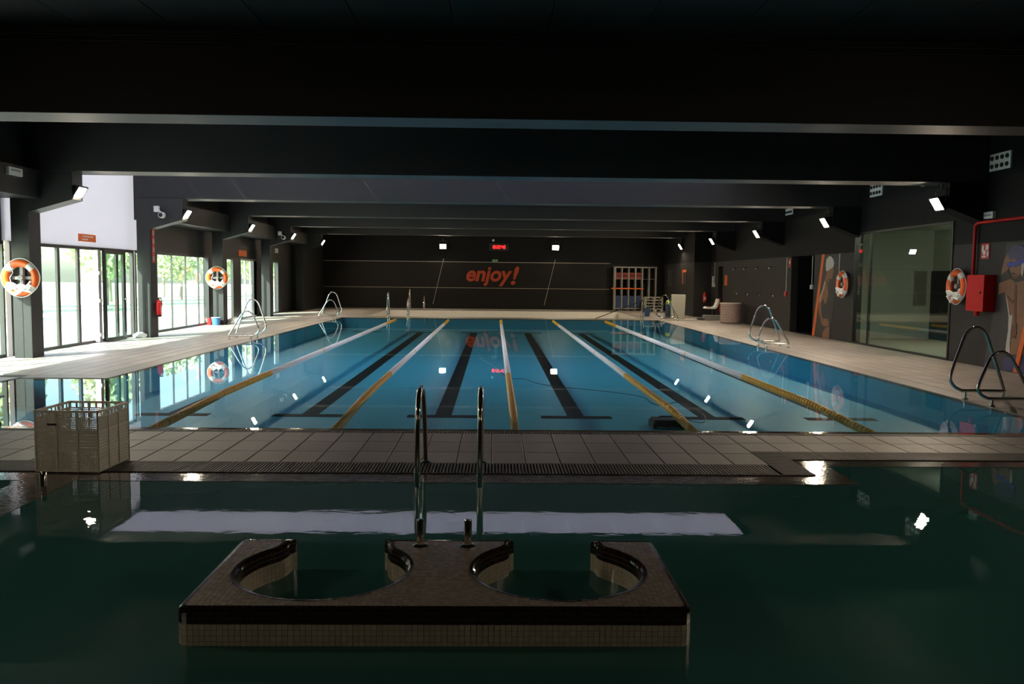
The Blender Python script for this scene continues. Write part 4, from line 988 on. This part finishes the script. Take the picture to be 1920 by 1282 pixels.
# ---- far end equipment
t = thing('equipment_shelf', 'white upright equipment shelf with seven partitions against the far wall', 'shelf', (6.2, 44.2, 0))
for k in range(7): MB().box((0.35*k-0.03, -0.28, 0.03), (0.35*k+0.03, 0.25, 2.24)).build('upright', 'greyw', t, bevel=0.004)
MB().box((-0.05, -0.28, 2.2), (2.15, 0.25, 2.26)).build('top_board', 'greyw', t); MB().box((-0.05, -0.28, 0.08), (2.15, 0.25, 0.13)).build('bottom_board', 'greyw', t); MB().box((0.02, -0.22, 1.62), (2.1, 0.25, 1.64)).build('mid_board', 'greyw', t)
cn = ['first', 'second', 'third', 'fourth']
for k in range(4):
    for j, nm in enumerate(('lower', 'upper')):
        o = MB().box((-0.13, -0.2, 0), (0.13, 0.2, 0.15)).build('kickboard_stack', 'dred', bevel=0.02, loc=(6.375+0.35*k, 44.16, 1.64+0.17*j)); tag(o, 'red foam float stack, %s one in the %s shelf partition' % (nm, cn[k]), 'float', 'red floats on the shelf')
    t2 = thing('storage_tub', 'blue plastic tub in the %s bottom shelf partition' % cn[k], 'tub', (6.375+0.35*k, 44.16, 0.13), 0, 'blue tubs on the shelf')
    MB().hexa([(-0.11, -0.2, 0), (0.11, -0.2, 0), (0.11, 0.2, 0), (-0.11, 0.2, 0), (-0.135, -0.22, 0.62), (0.135, -0.22, 0.62), (0.135, 0.22, 0.62), (-0.135, 0.22, 0.62)]).build('tub_body', 'dblue', t2, bevel=0.01); MB().cbox((0, 0, 0.62), (0.285, 0.46, 0.03)).build('tub_rim', 'dblue', t2, bevel=0.006)
o = MB().tube([(6.0, 43.885, 1.14), (7.65, 43.885, 1.14)], 0.035, 10).build('foam_noodle', 'orangep', smooth=True); tag(o, 'orange foam noodle lying across the shelf partitions', 'noodle')
tn = ['bottom', 'second', 'third', 'fourth', 'top']
for k in range(5):
    t = thing('plastic_tray', 'white slatted plastic tray, %s of the stack beside the shelf' % tn[k], 'tray', (8.05, 43.3, 0.148*k), 0, 'stacked white trays')
    MB().box((-0.45, -0.35, 0.10), (0.45, 0.35, 0.146)).build('tray_deck', 'greyw', t, bevel=0.004)
    for x in (-0.42, 0.0, 0.42): MB().box((x-0.04, -0.33, 0.0), (x+0.04, 0.33, 0.10)).build('tray_foot', 'greyw', t)
t = thing('bucket', 'navy plastic bucket on the deck near the far rail', 'bucket', (6.66, 37.3, 0))
MB().lathe([(0.14, 0), (0.19, 0.36), (0.20, 0.36), (0.20, 0.38), (0.18, 0.38), (0.14, 0.05)], 20).build('bucket_body', 'navy', t, smooth=True); MB().tube(smooth_path([(-0.19, 0, 0.37), (-0.12, 0, 0.47), (0.12, 0, 0.47), (0.19, 0, 0.37)], 5), 0.007, 6).build('bucket_handle', 'steel', t, smooth=True)
t = thing('upright_panel', 'white upright panel board standing behind the far grab rails', 'panel', (7.6, 35.2, 0))
MB().hexa([(-0.28, -0.05, 0), (0.26, -0.05, 0), (0.30, 0.22, 0), (-0.28, 0.22, 0), (-0.28, -0.02, 1.02), (0.30, -0.02, 1.01), (0.30, 0.16, 1.01), (-0.28, 0.16, 1.02)]).build('panel_body', 'greyw', t, bevel=0.012); MB().box((-0.26, -0.062, 0.0), (0.28, -0.02, 0.03)).build('panel_foot', 'sill', t)
t = thing('waste_bin', 'dark bin behind the white upright panel', 'bin', (7.36, 35.9, 0)); MB().lathe([(0.14, 0), (0.17, 0.55), (0.18, 0.55), (0.18, 0.57), (0.16, 0.57), (0.13, 0.05)], 18).build('bin_body', 'navy', t, smooth=True); MB().torus(0.175, 0.012, (0, 0, 0.57), 'z', seg=20, rs=8).build('bin_rim', 'black', t, smooth=True)
o = MB().lathe([(0.02, -0.118), (0.065, -0.10), (0.105, -0.06), (0.12, 0.0), (0.105, 0.06), (0.065, 0.10), (0.02, 0.118)], 18).build('ball', 'lime', smooth=True, loc=(7.33, 35.9, 0.64)); tag(o, 'lime green ball resting on the dark bin', 'ball')
# pool lift
t = thing('pool_lift', 'pool lift with a white moulded seat beside the pink basket', 'pool lift', (8.85, 34.6, 0))
MB().cbox((0.05, 0, 0.10), (0.75, 0.5, 0.20)).build('lift_base', 'sill', t, bevel=0.02); MB().cbox((0.12, 0.1, 0.33), (0.14, 0.14, 0.30)).build('lift_post', 'alu', t, bevel=0.01); MB().cbox((-0.42, 0, 0.04), (0.3, 0.36, 0.05)).build('foot_plate', 'alu', t, bevel=0.008)
prf = [(-0.32, 0.50), (-0.26, 0.54), (0.0, 0.52), (0.10, 0.56), (0.17, 0.72), (0.20, 0.86), (0.25, 0.86), (0.24, 0.70), (0.17, 0.52), (0.10, 0.46), (0.0, 0.45), (-0.28, 0.46), (-0.32, 0.46)]
MB().prism(prf, -0.22, 0.22, lambda x, y, z: (x, z, y)).build('seat', 'white', t, bevel=0.01)
MB().tube([(0.24, -0.25, 0.3), (0.27, -0.25, 0.7), (0.24, -0.25, 0.9)], 0.02, 8).build('arm_post', 'red', t, smooth=True)
t = thing('round_basket', 'round dusty pink woven basket beside the white pool lift', 'basket', (8.98, 32.3, 0))
pf = [(0.34, 0.0)]
for k in range(7): z = 0.1*k; pf += [(0.375, z+0.015), (0.395, z+0.05), (0.375, z+0.09)]
pf += [(0.38, 0.72), (0.40, 0.74), (0.38, 0.76), (0.34, 0.75), (0.33, 0.5)]
MB().lathe(pf, 28).build('basket_body', 'pink', t, smooth=True); MB().torus(0.385, 0.02, (0, 0, 0.745), 'z', seg=30, rs=8).build('basket_rim', 'offw', t, smooth=True)

# ---- things by the left columns
t = thing('bucket', 'small blue bucket at the foot of the small life ring column', 'bucket', (-9.0, 27.75, 0)); MB().lathe([(0.11, 0), (0.14, 0.24), (0.15, 0.24), (0.15, 0.26), (0.13, 0.26), (0.10, 0.03)], 18).build('bucket_body', 'blue', t, smooth=True); MB().torus(0.145, 0.01, (0, 0, 0.25), 'z', seg=20, rs=6).build('bucket_rim', 'white', t, smooth=True)
t = thing('bucket', 'small red bucket beside the small blue bucket', 'bucket', (-9.24, 27.9, 0)); MB().lathe([(0.09, 0), (0.12, 0.2), (0.13, 0.2), (0.13, 0.22), (0.11, 0.22), (0.09, 0.03)], 18).build('bucket_body', 'redx', t, smooth=True); MB().torus(0.125, 0.01, (0, 0, 0.21), 'z', seg=20, rs=6).build('bucket_rim', 'redx', t, smooth=True)
def crumple(name, label, loc, sc):
    bm = bmesh.new(); bmesh.ops.create_icosphere(bm, subdivisions=3, radius=1)
    rr = random.Random(len(label))
    for v in bm.verts:
        k = 1+0.22*math.sin(5*v.co.x+3*v.co.y)*math.cos(4*v.co.z+6*v.co.y)+rr.uniform(-.06, .06)
        v.co = Vector((v.co.x*sc[0]*k, v.co.y*sc[1]*k, max(-0.35, v.co.z)*sc[2]*k))
    mz = min(v.co.z for v in bm.verts)
    for v in bm.verts: v.co.z -= mz
    for f in bm.faces: f.smooth = True
    me = bpy.data.meshes.new(name); bm.to_mesh(me); bm.free(); me.materials.append(M['cloth']); o = link(name, me, None, loc); tag(o, label, 'cloth'); return o
crumple('crumpled_cloth', 'crumpled white cloth on the floor beside the small life ring column', (-8.62, 28.5, 0), (0.2, 0.16, 0.16))
crumple('crumpled_cloth', 'crumpled white cloth on the floor at the extinguisher column', (-9.05, 21.95, 0), (0.16, 0.12, 0.10))

# ---- trees outside the glazing
def leaf_mesh(seed):
    rr = random.Random(seed); mb = MB()
    for _ in range(1000):
        while True:
            p = Vector((rr.uniform(-1, 1), rr.uniform(-1, 1), rr.uniform(-1, 1)))
            if 0.35 < p.length < 1: break
        p = Vector((p.x*1.9, p.y*1.9, p.z*2.2)); s_ = rr.uniform(0.16, 0.34)
        u = Vector((rr.uniform(-1, 1), rr.uniform(-1, 1), rr.uniform(-1, 1))).normalized(); v = u.cross(Vector((rr.uniform(-1, 1), rr.uniform(-1, 1), rr.uniform(-1, 1)))).normalized()
        n = len(mb.v); mb.v += [tuple(p-u*s_), tuple(p+v*s_*.45), tuple(p+u*s_), tuple(p-v*s_*.45)]; mb.f.append((n, n+1, n+2, n+3))
    me = mb.mesh('foliage'); me.materials.append(M['leaf']); return me
LM = [leaf_mesh(k) for k in range(3)]
tk = MB().tube([(0, 0, -0.1), (0.05, 0, 1.2), (0.0, 0.05, 2.6), (0.1, 0, 4.0)], [0.14, 0.11, 0.09, 0.04], 8).mesh('trunk', smooth=True); tk.materials.append(M['bark'])
for k in range(16):
    y = 16+k*5.3+random.uniform(-.3, .3); x = -21-random.uniform(0, 1.5)-2.5*(k % 2)
    t = thing('garden_tree', 'leafy green garden tree beyond the terrace', 'tree', (x, y, -0.12), random.uniform(0, 6), 'trees beyond the terrace')
    s_ = random.uniform(0.85, 1.12); t.scale = (s_,)*3
    link('trunk', tk, t); link('foliage', LM[k % 3], t, (0, 0, 3.6))
